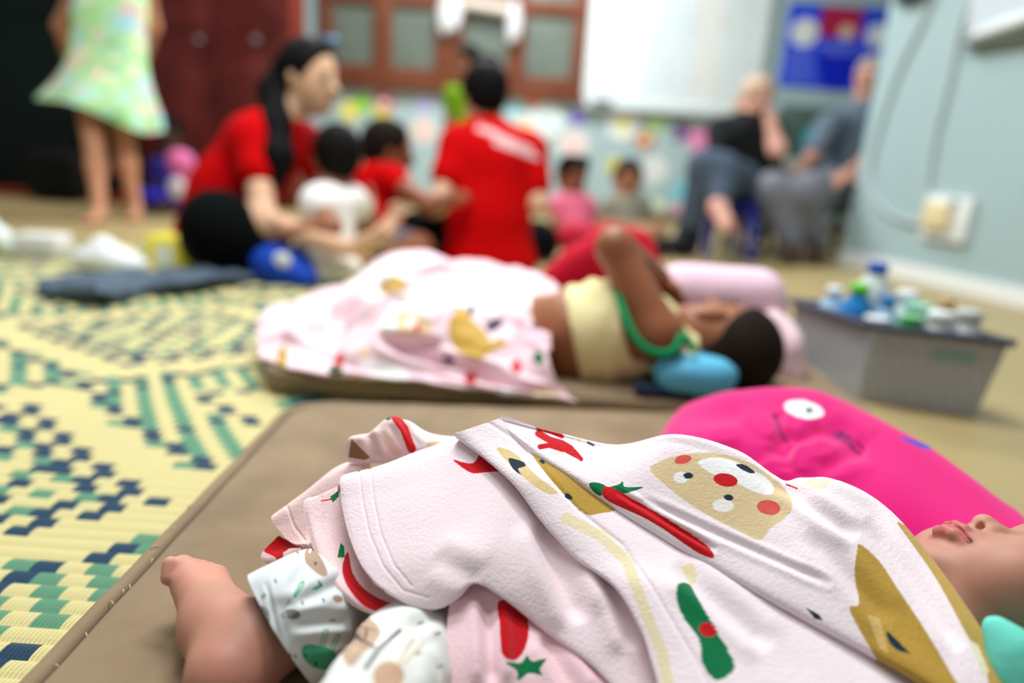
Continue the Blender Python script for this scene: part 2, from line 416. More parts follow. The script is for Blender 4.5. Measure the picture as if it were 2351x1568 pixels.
plate('written_surface', bx0 + 0.03, bx1 - 0.03, zb2 + 0.02, 2.19, BW - 0.0306, 320, 260, (228, 236, 236), rects, M_write, wb)
e0 = YP(1384, 218, BW - 0.07); b = MB().box((e0[0] - 0.085, BW - 0.085, zb2 - 0.012), (e0[0] + 0.085, BW - 0.04, zb2 + 0.035))
er = tag(b.build('board_eraser', mat('dark_felt', (64, 74, 76), 0.8), bevel=0.008), 'dark grey board eraser on the tray at the lower left of the whiteboard', 'eraser')

# blue poster
px0, px1 = YP(1800, 100, BW)[0], YP(2040, 100, BW)[0]; pz0, pz1 = YP(1900, 205, BW)[2], YP(1900, 12, BW)[2]
po = tag(MB().box((px0, BW - 0.008, pz0), (px1 + 0.12, BW - 0.001, pz1)).build('poster', mat('poster_blue', (22, 66, 222), 0.5)), 'blue wall poster with white discs and small white lettering', 'poster')
def disc(c, r, n, mt, name, par, y=BW - 0.0085, lobes=0, amp=0.0):
    v = [(c[0], y, c[2])]; k = 48
    for i in range(k):
        a = 2 * math.pi * i / k; rr = r * (1 + amp * math.cos(lobes * a)); v.append((c[0] + rr * math.cos(a), y, c[2] + rr * math.sin(a)))
    v2 = [(p[0], y + 0.002, p[2]) for p in v]; f = [(0, 1 + i, 1 + (i + 1) % k) for i in range(k)]
    f += [(1 + i, k + 2 + i, k + 2 + (i + 1) % k, 1 + (i + 1) % k) for i in range(k)]
    return link(name, v + v2, f, mt, par, False)
M_pw = mat('poster_white', (226, 232, 240), 0.6)
disc(YP(1846, 75, BW), 0.105, 0, M_pw, 'white_disc', po); disc(YP(2012, 82, BW), 0.085, 0, M_pw, 'white_disc', po)
disc(YP(1846, 75, BW), 0.04, 0, mat('poster_yellow', (232, 226, 190), 0.6), 'yellow_centre', po, BW - 0.0105)
c = YP(1930, 52, BW); b = MB().box((c[0] - 0.16, BW - 0.0095, c[2] - 0.11), (c[0] + 0.16, BW - 0.008, c[2] + 0.11)); b.build('red_picture', mat('poster_red', (176, 30, 70), 0.6), po)
disc(YP(1942, 75, BW), 0.055, 0, mat('poster_cream', (226, 196, 170), 0.6), 'cream_figure', po, BW - 0.0115)
c = YP(1920, 160, BW); s = [(0, -.16), (.07, -.155), (.13, -.13), (.15, -.02), (.19, .05), (.15, .10), (.08, .12), (0, .09), (-.09, .12), (-.16, .10), (-.18, .04), (-.13, -.02), (-.10, -.13), (-.06, -.155)]
v = [(c[0] + x, BW - 0.0095, c[2] + z) for x, z in s] + [(c[0] + x, BW - 0.008, c[2] + z) for x, z in s]; n = len(s)
link('deep_blue_shape', v, [tuple(range(n))] + [(i, n + i, n + (i + 1) % n, (i + 1) % n) for i in range(n)], mat('poster_deep_blue', (8, 32, 196), 0.6), po, False)
rects = []
for (xa, ya, xb, yb) in [(1805, 120, 1860, 120), (1803, 133, 1865, 133), (1803, 146, 1868, 146), (1803, 159, 1866, 159), (1802, 172, 1872, 172), (1801, 185, 1880, 186), (1870, 103, 1990, 112), (1890, 118, 1960, 122), (1975, 130, 2010, 134), (1970, 145, 2010, 149)]:
    x = xa
    while x < xb:
        p = YP(x, ya + (yb - ya) * (x - xa) / (xb - xa + 1e-6), BW); h_ = random.uniform(0.012, 0.024)
        rects.append(((150, 160, 224), p[0], p[0] + 0.010, p[2] - h_ / 2, p[2] + h_ / 2)); x += random.choice([4, 4, 4, 8])
plate('lettering', px0 + .01, px1 + .1, pz0 + .01, pz1 - .01, BW - 0.0083, 220, 180, (22, 66, 222), rects, mat('poster_print', (14, 48, 178), .5, attr=True), po)
# paper cut-outs stuck on the wall under the window and the board
DEC = [(803, 255, 22, 'yellow', (236, 222, 120), 6, .12, 'left of the lime one'), (833, 238, 18, 'lime green', (150, 214, 60), 5, .2, 'nearest the kneeling woman'), (882, 234, 22, 'red and white', (214, 110, 120), 5, .2, 'under the left window pane'),
       (877, 272, 20, 'mustard yellow', (214, 206, 70), 3, .25, 'under the red and white one'), (975, 243, 19, 'lavender', (190, 190, 226), 6, .15, 'under the window, alone'), (972, 300, 27, 'cream', (228, 214, 208), 4, .1, 'under the lavender one'),
       (1192, 258, 30, 'pale blue', (170, 214, 226), 4, .15, 'beside the hair bun woman'), (1222, 228, 19, 'orange', (238, 140, 90), 4, .2, 'directly below the window frame'), (1254, 277, 36, 'white round', (222, 232, 230), 8, .06, 'below the orange one'),
       (1326, 270, 15, 'violet', (128, 96, 196), 6, .15, 'below the board corner'), (1316, 333, 33, 'pinkish white', (222, 214, 212), 8, .06, 'below the violet one'), (1430, 287, 34, 'white daisy', (222, 230, 226), 8, .1, 'below the board, yellow in its centre'),
       (1480, 322, 20, 'brick red', (200, 110, 104), 4, .25, 'right of the white daisy'), (1505, 287, 20, 'lime striped', (184, 218, 160), 3, .2, 'under the board middle'), (1566, 303, 19, 'plum', (120, 80, 140), 3, .3, 'left of the pink one'),
       (1607, 322, 26, 'hot pink', (228, 140, 186), 5, .12, 'beside the blond woman'), (1503, 390, 30, 'plain white', (216, 222, 222), 8, .05, 'above the brown wall base'), (1412, 382, 18, 'golden', (220, 206, 90), 4, .2, 'behind the head of the grey shirt child'),
       (1563, 442, 22, 'turquoise', (120, 200, 216), 4, .2, 'left of the seated woman legs'), (1552, 483, 17, 'dusty pink', (214, 176, 190), 5, .2, 'lowest near the wall base'), (1505, 476, 20, 'pale yellow green', (206, 222, 196), 4, .15, 'low beside the dusty pink one'), (1202, 292, 20, 'peach', (234, 200, 160), 4, .2, 'behind the red shirt shoulder')]
for (px, py, r, cn, rgb, lo, am, wh) in DEC:
    c = YP(px, py, BW); o = disc(c, r * 1.05 / F * (BW - 0.1), 0, mat('paper_' + cn.replace(' ', '_'), rgb, 0.8), 'paper_cutout', None, BW - 0.004 - 0.0004 * (DEC.index((px, py, r, cn, rgb, lo, am, wh)) % 12), lo, am)
    tag(o, cn + ' paper cut-out on the pale wall, ' + wh, 'decoration', 'paper cut-outs on the back wall')
    cc = {'white daisy': (238, 224, 120), 'pinkish white': (236, 190, 184), 'brick red': (238, 214, 120), 'cream': (232, 180, 160), 'white round': (200, 222, 222), 'red and white': (238, 226, 226), 'lavender': (160, 150, 210)}.get(cn)
    if cc: disc(c, r * 0.42 / F * BW, 0, mat('paper_centre_' + cn.replace(' ', '_'), cc, 0.8), 'centre', o, BW - 0.0095)

# wardrobe of dark red wood
wx0, wx1 = dx1, YP(672, 200, 4.7)[0]
wr_ = empty('wardrobe', ((wx0 + wx1) / 2, 4.86, 0), 'tall dark red wooden wardrobe behind the kneeling woman', 'wardrobe')
b = MB().box((wx0, 4.72, 0.06), (wx1, 5.0, 2.1)).box((wx0 + 0.02, 4.75, 0), (wx1 - 0.02, 4.98, 0.06)).box((wx0 - 0.02, 4.69, 2.1), (wx1 + 0.02, 5.02, 2.15)); b.build('carcass', mat('wardrobe_side', (112, 40, 24), 0.4, vary=(6, 0.2)), wr_, bevel=0.006)  # carcass lighter than the doors, light on its stile put into the colour
mid = (wx0 + wx1) / 2
for a_, c_, kx in ((wx0 + 0.06, mid - 0.004, 460), (mid + 0.004, wx1 - 0.02, 590)):
    b = MB().box((a_, 4.695, 0.1), (c_, 4.72, 2.08))
    for z0, z1 in ((0.2, 0.95), (1.1, 1.95)): b.box((a_ + 0.09, 4.683, z0), (c_ - 0.09, 4.695, z1))
    dr = b.build('door', M_redwood, wr_, bevel=0.006)
    kc = YP(kx, 95, 4.69); MB().lathe(kc, [(0.008, 0), (0.01, 0.02), (0.024, 0.03), (0.026, 0.04), (0.014, 0.05)], 16, (0, -1, 0)).build('knob', mat('dull_metal', (120, 110, 116), 0.35, metal=.6), dr, True)
# dark bag by the doorway
c = G(140, 462); s = SDF(0.05); s.rbox(c + V3(0, 0.0, 0.16), (0.17, 0.09, 0.15), 0.06).chain([c + V3(-0.08, 0.0, 0.29), c + V3(-0.04, 0.0, 0.36), c + V3(0.04, 0.0, 0.36), c + V3(0.08, 0.0, 0.29)], [0.014] * 4, 0.01)
tag(s.build('bag', mat('black_fabric', (10, 12, 12), 0.8), 0.014), 'black bag on the floor in front of the dark doorway', 'bag')

# ---- fixtures on the right wall
M_cable = mat('pale_cable', (186, 198, 198), 0.6)
for pts, lb in (([(2150, -40), (2120, 40), (2055, 180), (2010, 320), (1996, 400), (2010, 455), (2050, 495), (2105, 512), (2140, 505)], 'grey cable curving in a wide loop down to the wall socket'), ([(2245, -40), (2205, 60), (2180, 180), (2150, 300), (2132, 400), (2130, 440), (2150, 475)], 'grey cable hanging nearly straight down to the wall socket')):
    P = crom([RW(x, y, 0.012) for x, y in pts], 50); tag(MB().tube(list(P), 0.011, 8).build('wall_cable', M_cable, None, True), lb, 'cable', 'cables on the right wall')
so = empty('wall_socket', RW(2170, 490), 'white square wall socket with a yellow plug in it', 'socket')
def rbox(px0, py0, px1, py1, t, off=0.0):
    a_, b_, c_ = RW(px0, py0, off), RW(px1, py0, off), RW(px0, py1, off)
    w = (b_ - a_) @ rd; z = (a_ - c_)[2]; return MB().obox(c_, rd * w, rn * t, V3(0, 0, z))
rbox(2120, 445, 2222, 545, 0.03).build('face_plate', mat('socket_white', (232, 236, 236), 0.4), so, bevel=0.006)
rbox(2124, 462, 2180, 520, 0.035, 0.03).build('plug', mat('plug_yellow', (228, 210, 168), 0.5), so, bevel=0.006)
rbox(2178, 455, 2200, 475, 0.004, 0.03).build('switch', mat('switch_grey', (150, 160, 160), 0.4), so, bevel=0.001)
pan = empty('wall_panel', RW(2300, 30), 'whitish panel with a rounded aluminium tray high on the right wall', 'board')
rbox(2222, -420, 2480, 70, 0.018).build('panel', mat('panel_lilac', (206, 216, 224), 0.4), pan, bevel=0.003)
a_, b_ = RW(2238, 82, 0.035), RW(2460, 8, 0.035)
MB().tube([a_, b_], 0.028, 16).build('tray_tube', M_white, pan, True)
MB().obox(RW(2226, 108, 0.0), rd * 0.35, rn * 0.07, V3(0, 0, 0.012)).build('tray_lip', mat('tray_grey', (120, 124, 118), 0.6), pan)
tag(rbox(2070, -160, 2135, 12, 0.05).build('speaker_box', mat('speaker_dark', (50, 60, 66), 0.6), bevel=0.006), 'dark box mounted on the right wall at the top edge of the photo', 'box')

# ================================================================== floor mats
mx0, mx1, my0, my1 = -2.25, 0.72, 0.12, 2.75
cw, ch = 0.0285, 0.0205
def matcol(i, j):
    cream = (230, 219, 168); blue = (4, 60, 100); green = (96, 156, 134); pale = (226, 226, 156)
    u = abs((i + 9) % 30 - 15); v = abs((j + 5) % 36 - 18); a = u + v; c = cream
    if a < 3: c = green if a == 2 else blue
    elif a < 6: c = cream
    elif a in (6, 7, 8): c = blue if (i + j) % 2 == 0 else cream
    elif a < 15: c = (green if j % 2 else cream) if (i + j // 2) % 2 else ((blue if (i * 3 + j) % 5 == 0 else green) if j % 2 == 0 else cream)
    elif a in (15, 16): c = blue if (i + j) % 2 == 0 else (green if j % 3 == 0 else cream)
    elif a < 21: c = cream
    elif a in (21, 22, 23): c = blue if (i + j) % 2 == 0 else cream
    elif a < 29: c = (green if (i + j) % 2 else cream) if j % 2 else (blue if (i % 3 == 0) else cream)
    else: c = blue if (i + j) % 2 else cream
    return c
nx, ny = int((mx1 - mx0) / cw), int((my1 - my0) / ch)
sub = 2
X = mx0 + np.arange(nx * sub + 1) * cw / sub; sy = 4; Y = my0 + np.arange(ny * sy + 1) * ch / sy
gx, gy = np.meshgrid(X, Y)
P0 = np.stack([gx.ravel(), gy.ravel(), np.zeros(gx.size)], 1)
amp = np.clip((gy.ravel() - 0.55) / 0.5, 0, 1) * np.clip(((-0.36 - .14 * (gy.ravel() > 1.02)) - gx.ravel()) / 0.25, 0, 1) * np.clip((1.75 - gy.ravel()) / 0.35, 0, 1)
wav = 0.012 * np.sin(gx.ravel() * 9 + gy.ravel() * 5 + 1.2 * np.sin(gy.ravel() * 4)) + 0.008 * vnoise(P0, 5, 3)
P0[:, 2] = 0.005 + 0.0017 * np.sqrt(np.abs(np.sin(np.pi * (gy.ravel() - my0) / ch))) + np.maximum(wav + 0.008, 0) * amp
P0[:, 0] += 0.012 * np.sin(gy.ravel() * 6.1) * amp
P0[:, 1] += 0.02 * np.sin(gx.ravel() * 7.3 + 1) * amp
I = np.arange(gx.size).reshape(gx.shape)
q = np.stack([I[:-1, :-1], I[:-1, 1:], I[1:, 1:], I[1:, :-1]], -1).reshape(-1, 4)
pv = np.zeros((q.shape[0] * 4, 3)); pv = P0[q.ravel()]          # split faces so that each straw block keeps one colour
M_mat = mat('woven_straw', (240, 232, 172), 0.42, attr=True, spec=0.45)
nt = M_mat.node_tree; bs = nt.nodes['Principled BSDF']
tcn = nt.nodes.new('ShaderNodeTexCoord'); wv = nt.nodes.new('ShaderNodeTexWave'); wv.bands_direction = 'X'; wv.inputs['Scale'].default_value = 78; wv.inputs['Distortion'].default_value = 1.6; wv.inputs['Detail Scale'].default_value = 60
nt.links.new(tcn.outputs['Object'], wv.inputs['Vector'])
wy = nt.nodes.new('ShaderNodeTexWave'); wy.bands_direction = 'Y'; wy.inputs['Scale'].default_value = 0.314159 / ch; wy.inputs['Phase Offset'].default_value = 0
nt.links.new(tcn.outputs['Object'], wy.inputs['Vector'])
ad = nt.nodes.new('ShaderNodeMath'); ad.operation = 'ADD'; nt.links.new(wv.outputs['Fac'], ad.inputs[0]); nt.links.new(wy.outputs['Fac'], ad.inputs[1])
bp = nt.nodes.new('ShaderNodeBump'); bp.inputs['Strength'].default_value = 0.6; bp.inputs['Distance'].default_value = 0.0012; nt.links.new(ad.outputs[0], bp.inputs['Height']); nt.links.new(bp.outputs['Normal'], bs.inputs['Normal'])
hs = nt.nodes.new('ShaderNodeMixRGB'); hs.blend_type = 'MULTIPLY'; at = nt.nodes['Attribute'] if 'Attribute' in nt.nodes else [n for n in nt.nodes if n.type == 'ATTRIBUTE'][0]
rp = nt.nodes.new('ShaderNodeValToRGB'); rp.color_ramp.elements[0].color = (0.90, 0.80, 0.36, 1); rp.color_ramp.elements[1].color = (1, 1, 1, 1); rp.color_ramp.elements[0].position = 0.1; rp.color_ramp.elements[1].position = 0.5
nt.links.new(wv.outputs['Fac'], rp.inputs['Fac']); hs.inputs[0].default_value = 1.0; nt.links.new(at.outputs['Color'], hs.inputs[1]); nt.links.new(rp.outputs['Color'], hs.inputs[2]); nt.links.new(hs.outputs[0], bs.inputs['Base Color'])
fc = np.zeros((ny, nx * sub, 3))
for j in range(ny):
    sh = (j % 2)
    for i in range(nx):
        fc[j, i * sub:(i + 1) * sub] = lin(matcol(i, j))
    if sh: fc[j] = np.roll(fc[j], 1, axis=0)
fc = np.repeat(fc, sy, axis=0).reshape(-1, 3)
wm = tag(link('woven_mat', pv, np.arange(len(pv), dtype=np.int32).reshape(-1, 4), M_mat, None, False, np.repeat(fc, 4, axis=0)), 'woven straw floor mat in cream, blue and green', 'mat')

# ================================================================== mattresses
def mattress(corners, z0, z1, rad, label, piping):
    """boxed foam mattress: rounded outline with a piped groove inside the edge"""
    c = np.array(corners, float); n = len(c); out = []
    for i in range(n):
        p, a_, b_ = c[i], c[i - 1], c[(i + 1) % n]; u, v = nrm(a_ - p), nrm(b_ - p)
        s_, e_ = p + u * rad, p + v * rad
        for t in np.linspace(0, 1, 9): out.append((1 - t) ** 2 * s_ + 2 * t * (1 - t) * p + t * t * e_)
    dens = []
    for i in range(len(out)):
        a_, b_ = out[i], out[(i + 1) % len(out)]; k = max(1, int(np.linalg.norm(b_ - a_) / 0.03))
        for t in range(k): dens.append(a_ + (b_ - a_) * t / k)
    O = np.array(dens); N = np.array([nrm(np.array([-(O[(i + 1) % len(O)] - O[i - 1])[1], (O[(i + 1) % len(O)] - O[i - 1])[0]])) for i in range(len(O))])
    if ((c.mean(0) - O[0]) @ N[0]) < 0: N = -N
    h = z1 - z0
    prof = [(0.012, 0), (0.002, 0.008), (0, 0.02), (0, h - 0.016), (0.002, h - 0.008), (0.006, h - 0.0035), (0.012, h - 0.0022), (0.0165, h - 0.0035), (0.0186, h - 0.008), (0.0194, h - 0.018), (0.0216, h - 0.018), (0.0222, h - 0.009), (0.0235, h - 0.003), (0.0275, h - 0.0004), (0.034, h), (0.042, h + 0.0005), (0.046, h + 0.001)]
    V = []; Fq = []
    for d_, z in prof:
        for i in range(len(O)): V.append((*(O[i] + N[i] * d_), z0 + z + 0.0006 * math.sin(i * 1.7) * (h - 0.012 < z < h - 0.002)))
    L = len(O)
    for r_ in range(len(prof) - 1):
        for i in range(L): Fq.append((r_ * L + i, r_ * L + (i + 1) % L, (r_ + 1) * L + (i + 1) % L, (r_ + 1) * L + i))
    Fq.append(tuple((len(prof) - 1) * L + i for i in range(L))); Fq.append(tuple(range(L - 1, -1, -1)))
    o = link('mattress', V, Fq, M_suede, None, True); o.data.polygons[len(Fq) - 2].use_smooth = False
    tag(o, label, 'mattress', 'brown floor mattresses')
    return o, O, N
M_suede = mat('brown_suede', (143, 121, 95), 0.9, sheen=0.15, vary=(12, 0.16), bump=(1500, 0.5, 0.0006))
MT = 0.066
m1, O1, N1 = mattress([(-0.3445, 0.05), (0.62, 0.05), (0.62, 1.10), (-0.3425, 1.005)], 0.012, MT, 0.075, 'brown suede mattress in front, under the baby beneath the nearest blanket', True)
m2, O2, N2 = mattress([(-0.46, 1.16), (0.66, 1.12), (0.66, 1.78), (-0.46, 1.78)], 0.012, 0.056, 0.075, 'brown suede mattress behind, under the child in the yellow vest', True)
M_thr = mat('cream_thread', (214, 196, 160), 0.7)
for px_, py_ in ((362, 1259), (357, 1290), (306, 1350), (291, 1361), (265, 1388), (207, 1461), (139, 1533), (405, 1215), (440, 1165)):
    p = G(px_, py_, MT - 0.003) + V3(-.003, 0, 0); a_ = random.uniform(0, 6.28); s_ = random.uniform(0.003, 0.005)
    d_ = V3(math.cos(a_), math.sin(a_), 0) * s_; MB().tube([p - d_, p + V3(0, 0, 0.003), p + d_], 0.0005, 6).build('stitch', M_thr, m1, True)
# ================================================================== people
def skin(rgb, nm): return mat('skin_' + nm, rgb, 0.5, sss=0.08, vary=(14, 0.06), spec=0.35)
M_eye = mat('dark_eye', (26, 18, 16), 0.2); M_hair = mat('black_hair', (9, 7, 9), 0.7, bump=(220, 0.4, 0.004), spec=.1); M_lip = mat('lips', (150, 82, 76), 0.45)
def head(s, c, fwd, up, hh, ears=(-1, 1)):
    """adds a head of half height hh to the body; returns its frame"""
    f = nrm(fwd); u = np.asarray(up, float); u = nrm(u - f * (u @ f)); r = np.cross(f, u)
    ax = (r, f, u)
    s.ell(c + u * hh * 0.22 - f * hh * 0.12, (hh * 0.70, hh * 0.84, hh * 0.78), ax, k=hh * 0.25)
    s.ell(c - u * hh * 0.32 + f * hh * 0.22, (hh * 0.54, hh * 0.56, hh * 0.66), ax, k=hh * 0.3)
    s.ell(c - u * hh * 0.80 + f * hh * 0.50, (hh * 0.24, hh * 0.2, hh * 0.18), ax, k=hh * 0.25)
    s.cap(c + f * hh * 0.76 + u * hh * 0.02, c + f * hh * 0.93 - u * hh * 0.24, hh * 0.07, hh * 0.12, k=hh * 0.1)
    for sd in ears:
        s.ell(c + r * sd * hh * 0.70 - u * hh * 0.08 - f * hh * 0.10, (hh * 0.08, hh * 0.15, hh * 0.25), ax, k=hh * 0.05)
    return dict(c=c, f=f, u=u, r=r, ax=ax, h=hh)
def lump(name, c, r, ax, m, par, n=10):
    V = []; Fq = []
    for i in range(n + 1):
        th = math.pi * i / n
        for j in range(n * 2):
            ph = math.pi * j / n; l = V3(r[0] * math.sin(th) * math.cos(ph), r[1] * math.sin(th) * math.sin(ph), r[2] * math.cos(th)); V.append(c + l[0] * ax[0] + l[1] * ax[1] + l[2] * ax[2])
    w = n * 2
    for i in range(n):
        for j in range(w): Fq.append((i * w + j, (i + 1) * w + j, (i + 1) * w + (j + 1) % w, i * w + (j + 1) % w))
    return link(name, V, Fq, m, par, True)
def face(par, H, brow=True):
    c, f, u, r, hh = H['c'], H['f'], H['u'], H['r'], H['h']
    for sd in (-1, 1):
        lump('eye', c + f * hh * 0.70 + r * sd * hh * 0.27 - u * hh * 0.02, (hh * 0.12, hh * 0.06, hh * 0.065), H['ax'], M_eye, par, 6)
        if brow: lump('eyebrow', c + f * hh * 0.72 + r * sd * hh * 0.28 + u * hh * 0.17, (hh * 0.15, hh * 0.05, hh * 0.03), H['ax'], M_hair, par, 6)
    lump('mouth', c + f * hh * 0.74 - u * hh * 0.52, (hh * 0.19, hh * 0.06, hh * 0.06), H['ax'], M_lip, par, 6)
def hair(par, H, m=None, extra=None, vox=0.009, front=0.0, grow=1.07, name='hair'):
    c, f, u, r, hh = H['c'], H['f'], H['u'], H['r'], H['h']
    s = SDF(hh * 0.12)
    s.ell(c + u * hh * 0.24 - f * hh * 0.14, (hh * 0.72 * grow, hh * 0.86 * grow, hh * 0.79 * grow), H['ax'])
    s.ell(c - u * hh * 0.20 - f * hh * 0.42, (hh * 0.56 * grow, hh * 0.48 * grow, hh * 0.5 * grow), H['ax'])
    s.ell(c - u * hh * (0.42 + front) + f * hh * 0.75, (hh * 0.78, hh * 0.95, hh * 1.02), H['ax'], k=hh * 0.08, sub=True)
    if extra: extra(s)
    return s.build(name, m or M_hair, vox, par)
def hand(s, w, d, n, L, curl=0.5, side=1, r=None):
    """palm, five fingers; w wrist, d direction, n palm normal (curl towards n), L hand length"""
    d = nrm(d); n = np.asarray(n, float); n = nrm(n - d * (n @ d)); t = np.cross(d, n) * side; r = r or L * 0.052
    s.ell(w + d * L * 0.26, (L * 0.29, L * 0.22, L * 0.085), (d, t, n), k=L * 0.08)
    for i, (o, ln) in enumerate(((-0.165, 0.40), (-0.055, 0.46), (0.055, 0.44), (0.16, 0.33))):
        p = w + d * L * 0.46 + t * L * o; a = curl * (0.8 + 0.12 * i); q = d + t * o * 0.5
        p1 = p + nrm(q * math.cos(a * .5) + n * math.sin(a * .5)) * L * ln * 0.45; p2 = p1 + nrm(q * math.cos(a * 1.3) + n * math.sin(a * 1.3)) * L * ln * 0.32; p3 = p2 + nrm(q * math.cos(a * 1.9) + n * math.sin(a * 1.9)) * L * ln * 0.25
        s.chain([p, p1, p2, p3], [r * 1.05, r, r * 0.92, r * 0.8], k=r * 0.5)
    p = w + d * L * 0.12 - t * L * 0.19; p1 = p + nrm(d * 0.6 - t * 0.8 + n * 0.3) * L * 0.23; p2 = p1 + nrm(d * 0.9 - t * 0.3 + n * 0.5) * L * 0.2
    s.chain([p, p1, p2], [r * 1.35, r * 1.15, r * 0.9], k=r * 0.8)
def foot(s, an, d, L, w=0.2):
    """ankle an, toe direction d (horizontal), foot length L, sole below the ankle"""
    d = nrm(V3(d[0], d[1], 0)); t = V3(-d[1], d[0], 0); z = an[2] * 0 + max(an[2] - L * 0.24, L * 0.12)
    h_ = V3(an[0], an[1], z) - d * L * 0.16; b_ = V3(an[0], an[1], z - L * 0.02) + d * L * 0.48
    s.cap(an, h_, L * 0.15, L * 0.15, k=L * 0.1); s.cap(h_, b_, L * 0.14, L * 0.12, k=L * 0.1); s.cap(an, b_, L * 0.13, L * 0.09, k=L * 0.12)
    for i in range(5):
        o = (i - 2) * 0.085; p = b_ + t * L * o; s.cap(p, p + d * L * (0.2 - abs(i - 0.5) * 0.02), L * 0.075 if i == 0 else L * 0.052, k=L * 0.03)
UP = V3(0, 0, 1)
BV = 0.0125

# --- woman in red shirt, kneeling with a toddler in her lap
S1 = skin((214, 170, 138), 'light_tan')
s = SDF(0.05)
pel, wa, ch_, nk = D(500, 555, 2.5), D(535, 450, 2.48), D(600, 345, 2.45), D(655, 268, 2.42)
hc = D(712, 178, 2.40)
shN, shF = D(585, 318, 2.33), D(690, 325, 2.60)
elN, wrN = D(605, 505, 2.24), D(800, 572, 2.16)
elF, wrF = D(800, 480, 2.62), D(868, 545, 2.5)
s.chain([pel, wa, ch_], [0.135, 0.115, 0.115]).cap(ch_, nk, 0.09, 0.055).chain([nk, hc], [0.052, 0.05])
s.cap(shN, shF, 0.055, 0.055)
s.chain([shN, elN, wrN], [0.052, 0.042, 0.028], k=0.03).chain([shF, elF, wrF], [0.05, 0.04, 0.028], k=0.03)
hand(s, wrN, D(900, 538, 2.18) - wrN, V3(-0.2, 0.8, 0.3), 0.175, 0.35)
hand(s, wrF, D(905, 500, 2.5) - wrF, V3(-0.3, -0.5, 0.2), 0.17, 0.4, -1)
kn, an = D(500, 520, 2.20), D(650, 600, 2.32); kf, af = D(610, 560, 2.72), D(560, 610, 2.35)
s.chain([pel, kn, an], [0.105, 0.085, 0.05]).chain([pel + V3(0.05, 0.12, 0), kf, af], [0.09, 0.07, 0.045])
Hd = head(s, hc, V3(0.93, -0.32, -0.12), V3(0.1, 0, 1), 0.122)
P1 = tag(s.build('person', S1, 0.0105), 'woman with black ponytail, red shirt and black trousers, kneeling and holding a toddler', 'person')
face(P1, Hd)
hair(P1, Hd, front=-0.1, extra=lambda s: s.chain([D(662, 175, 2.45), D(632, 215, 2.42), D(636, 290, 2.33), D(642, 360, 2.28), D(640, 420, 2.27)], [0.062, 0.055, 0.045, 0.042, 0.02], k=0.05))
M_red = mat('red_shirt', (186, 0, 4), 0.85, spec=.08, vary=(6, 0.12), bump=(25, 0.25, 0.01))
s = SDF(0.06); s.chain([pel + V3(0, 0, 0.02), wa, ch_], [0.15, 0.142, 0.138]).cap(shN, shF, 0.075).cap(ch_, nk - V3(0, 0, 0.03), 0.11, 0.065).cap(shN, shN + (elN - shN) * 0.42, 0.07, 0.072, k=0.04).cap(shF, shF + (elF - shF) * 0.42, 0.07, 0.068, k=0.04)
s.build('shirt', M_red, BV, P1)
M_black = mat('black_trousers', (7, 10, 11), 0.9, spec=.08, bump=(20, 0.2, 0.01))
s = SDF(0.05); s.chain([pel - V3(0, 0, .02), kn, kn + (an - kn) * 0.85], [0.14, 0.108, 0.07]).chain([pel + V3(0.05, 0.12, 0), kf, kf + (af - kf) * 0.8], [0.11, 0.085, 0.06])
s.build('trousers', M_black, BV, P1)
lump('hair_clip', D(760, 95, 2.36), (0.035, 0.02, 0.02), np.eye(3), mat('blue_clip', (80, 110, 140), 0.3), P1, 6)

# --- toddler in white shirt on her lap, back to the camera
S2 = skin((150, 96, 68), 'brown')
s = SDF(0.03); pel, ch_ = D(748, 610, 2.32), D(752, 480, 2.32); hc = D(774, 364, 2.34)
sh1, sh2 = D(730, 466, 2.25), D(806, 462, 2.38)
s.chain([pel, ch_, hc], [0.085, 0.075, 0.04]).cap(sh1, sh2, 0.035)
el1, h1 = D(762, 520, 2.19), D(655, 535, 2.19); s.chain([sh1, el1, h1], [0.036, 0.03, 0.022]); hand(s, h1, D(620, 510, 2.27) - h1, V3(0, 0.5, 0.5), 0.085, 0.7, r=0.008)
el2, h2 = D(845, 500, 2.5), D(850, 460, 2.6); s.chain([sh2, el2, h2], [0.034, 0.03, 0.022]); hand(s, h2, V3(0, .5, .6), V3(-1, 0, 0), 0.085, 0.7, r=0.008)
k1, a1 = D(640, 610, 2.24), D(600, 630, 2.36); s.chain([pel, k1, a1], [0.06, 0.05, 0.03]); k2, a2 = D(830, 610, 2.55), D(800, 600, 2.7); s.chain([pel, k2, a2], [0.06, 0.05, 0.03])
foot(s, a1, V3(-1, 0.4, 0), 0.11); foot(s, a2, V3(0.3, 1, 0), 0.11)
Hd = head(s, hc, V3(-0.35, 0.9, -0.1), UP, 0.110)
P2 = tag(s.build('person', S2, 0.0085), 'toddler in a white shirt seen from behind, sitting on the lap of the kneeling woman', 'person')
face(P2, Hd); hair(P2, Hd, mat('short_dark_hair', (16, 12, 12), 0.75, spec=.1), grow=1.06)
M_wshirt = mat('white_shirt', (232, 230, 228), 0.85, bump=(30, 0.3, 0.008))
s = SDF(0.04); s.chain([pel + (ch_ - pel) * 0.25, ch_], [0.098, 0.09]).cap(sh1, sh2, 0.05).cap(sh1, sh1 + (el1 - sh1) * 0.12, 0.05, 0.05).cap(sh2, sh2 + (el2 - sh2) * 0.4, 0.05, 0.05)
s.build('shirt', M_wshirt, 0.009, P2)
s = SDF(0.03); s.ell(pel - V3(0, 0, 0.01), (0.1, 0.1, 0.075)).cap(pel + V3(0.02, -0.02, -0.02), D(800, 622, 2.25), 0.07, 0.05); s.build('nappy', mat('white_nappy', (226, 222, 208), 0.9), 0.009, P2)
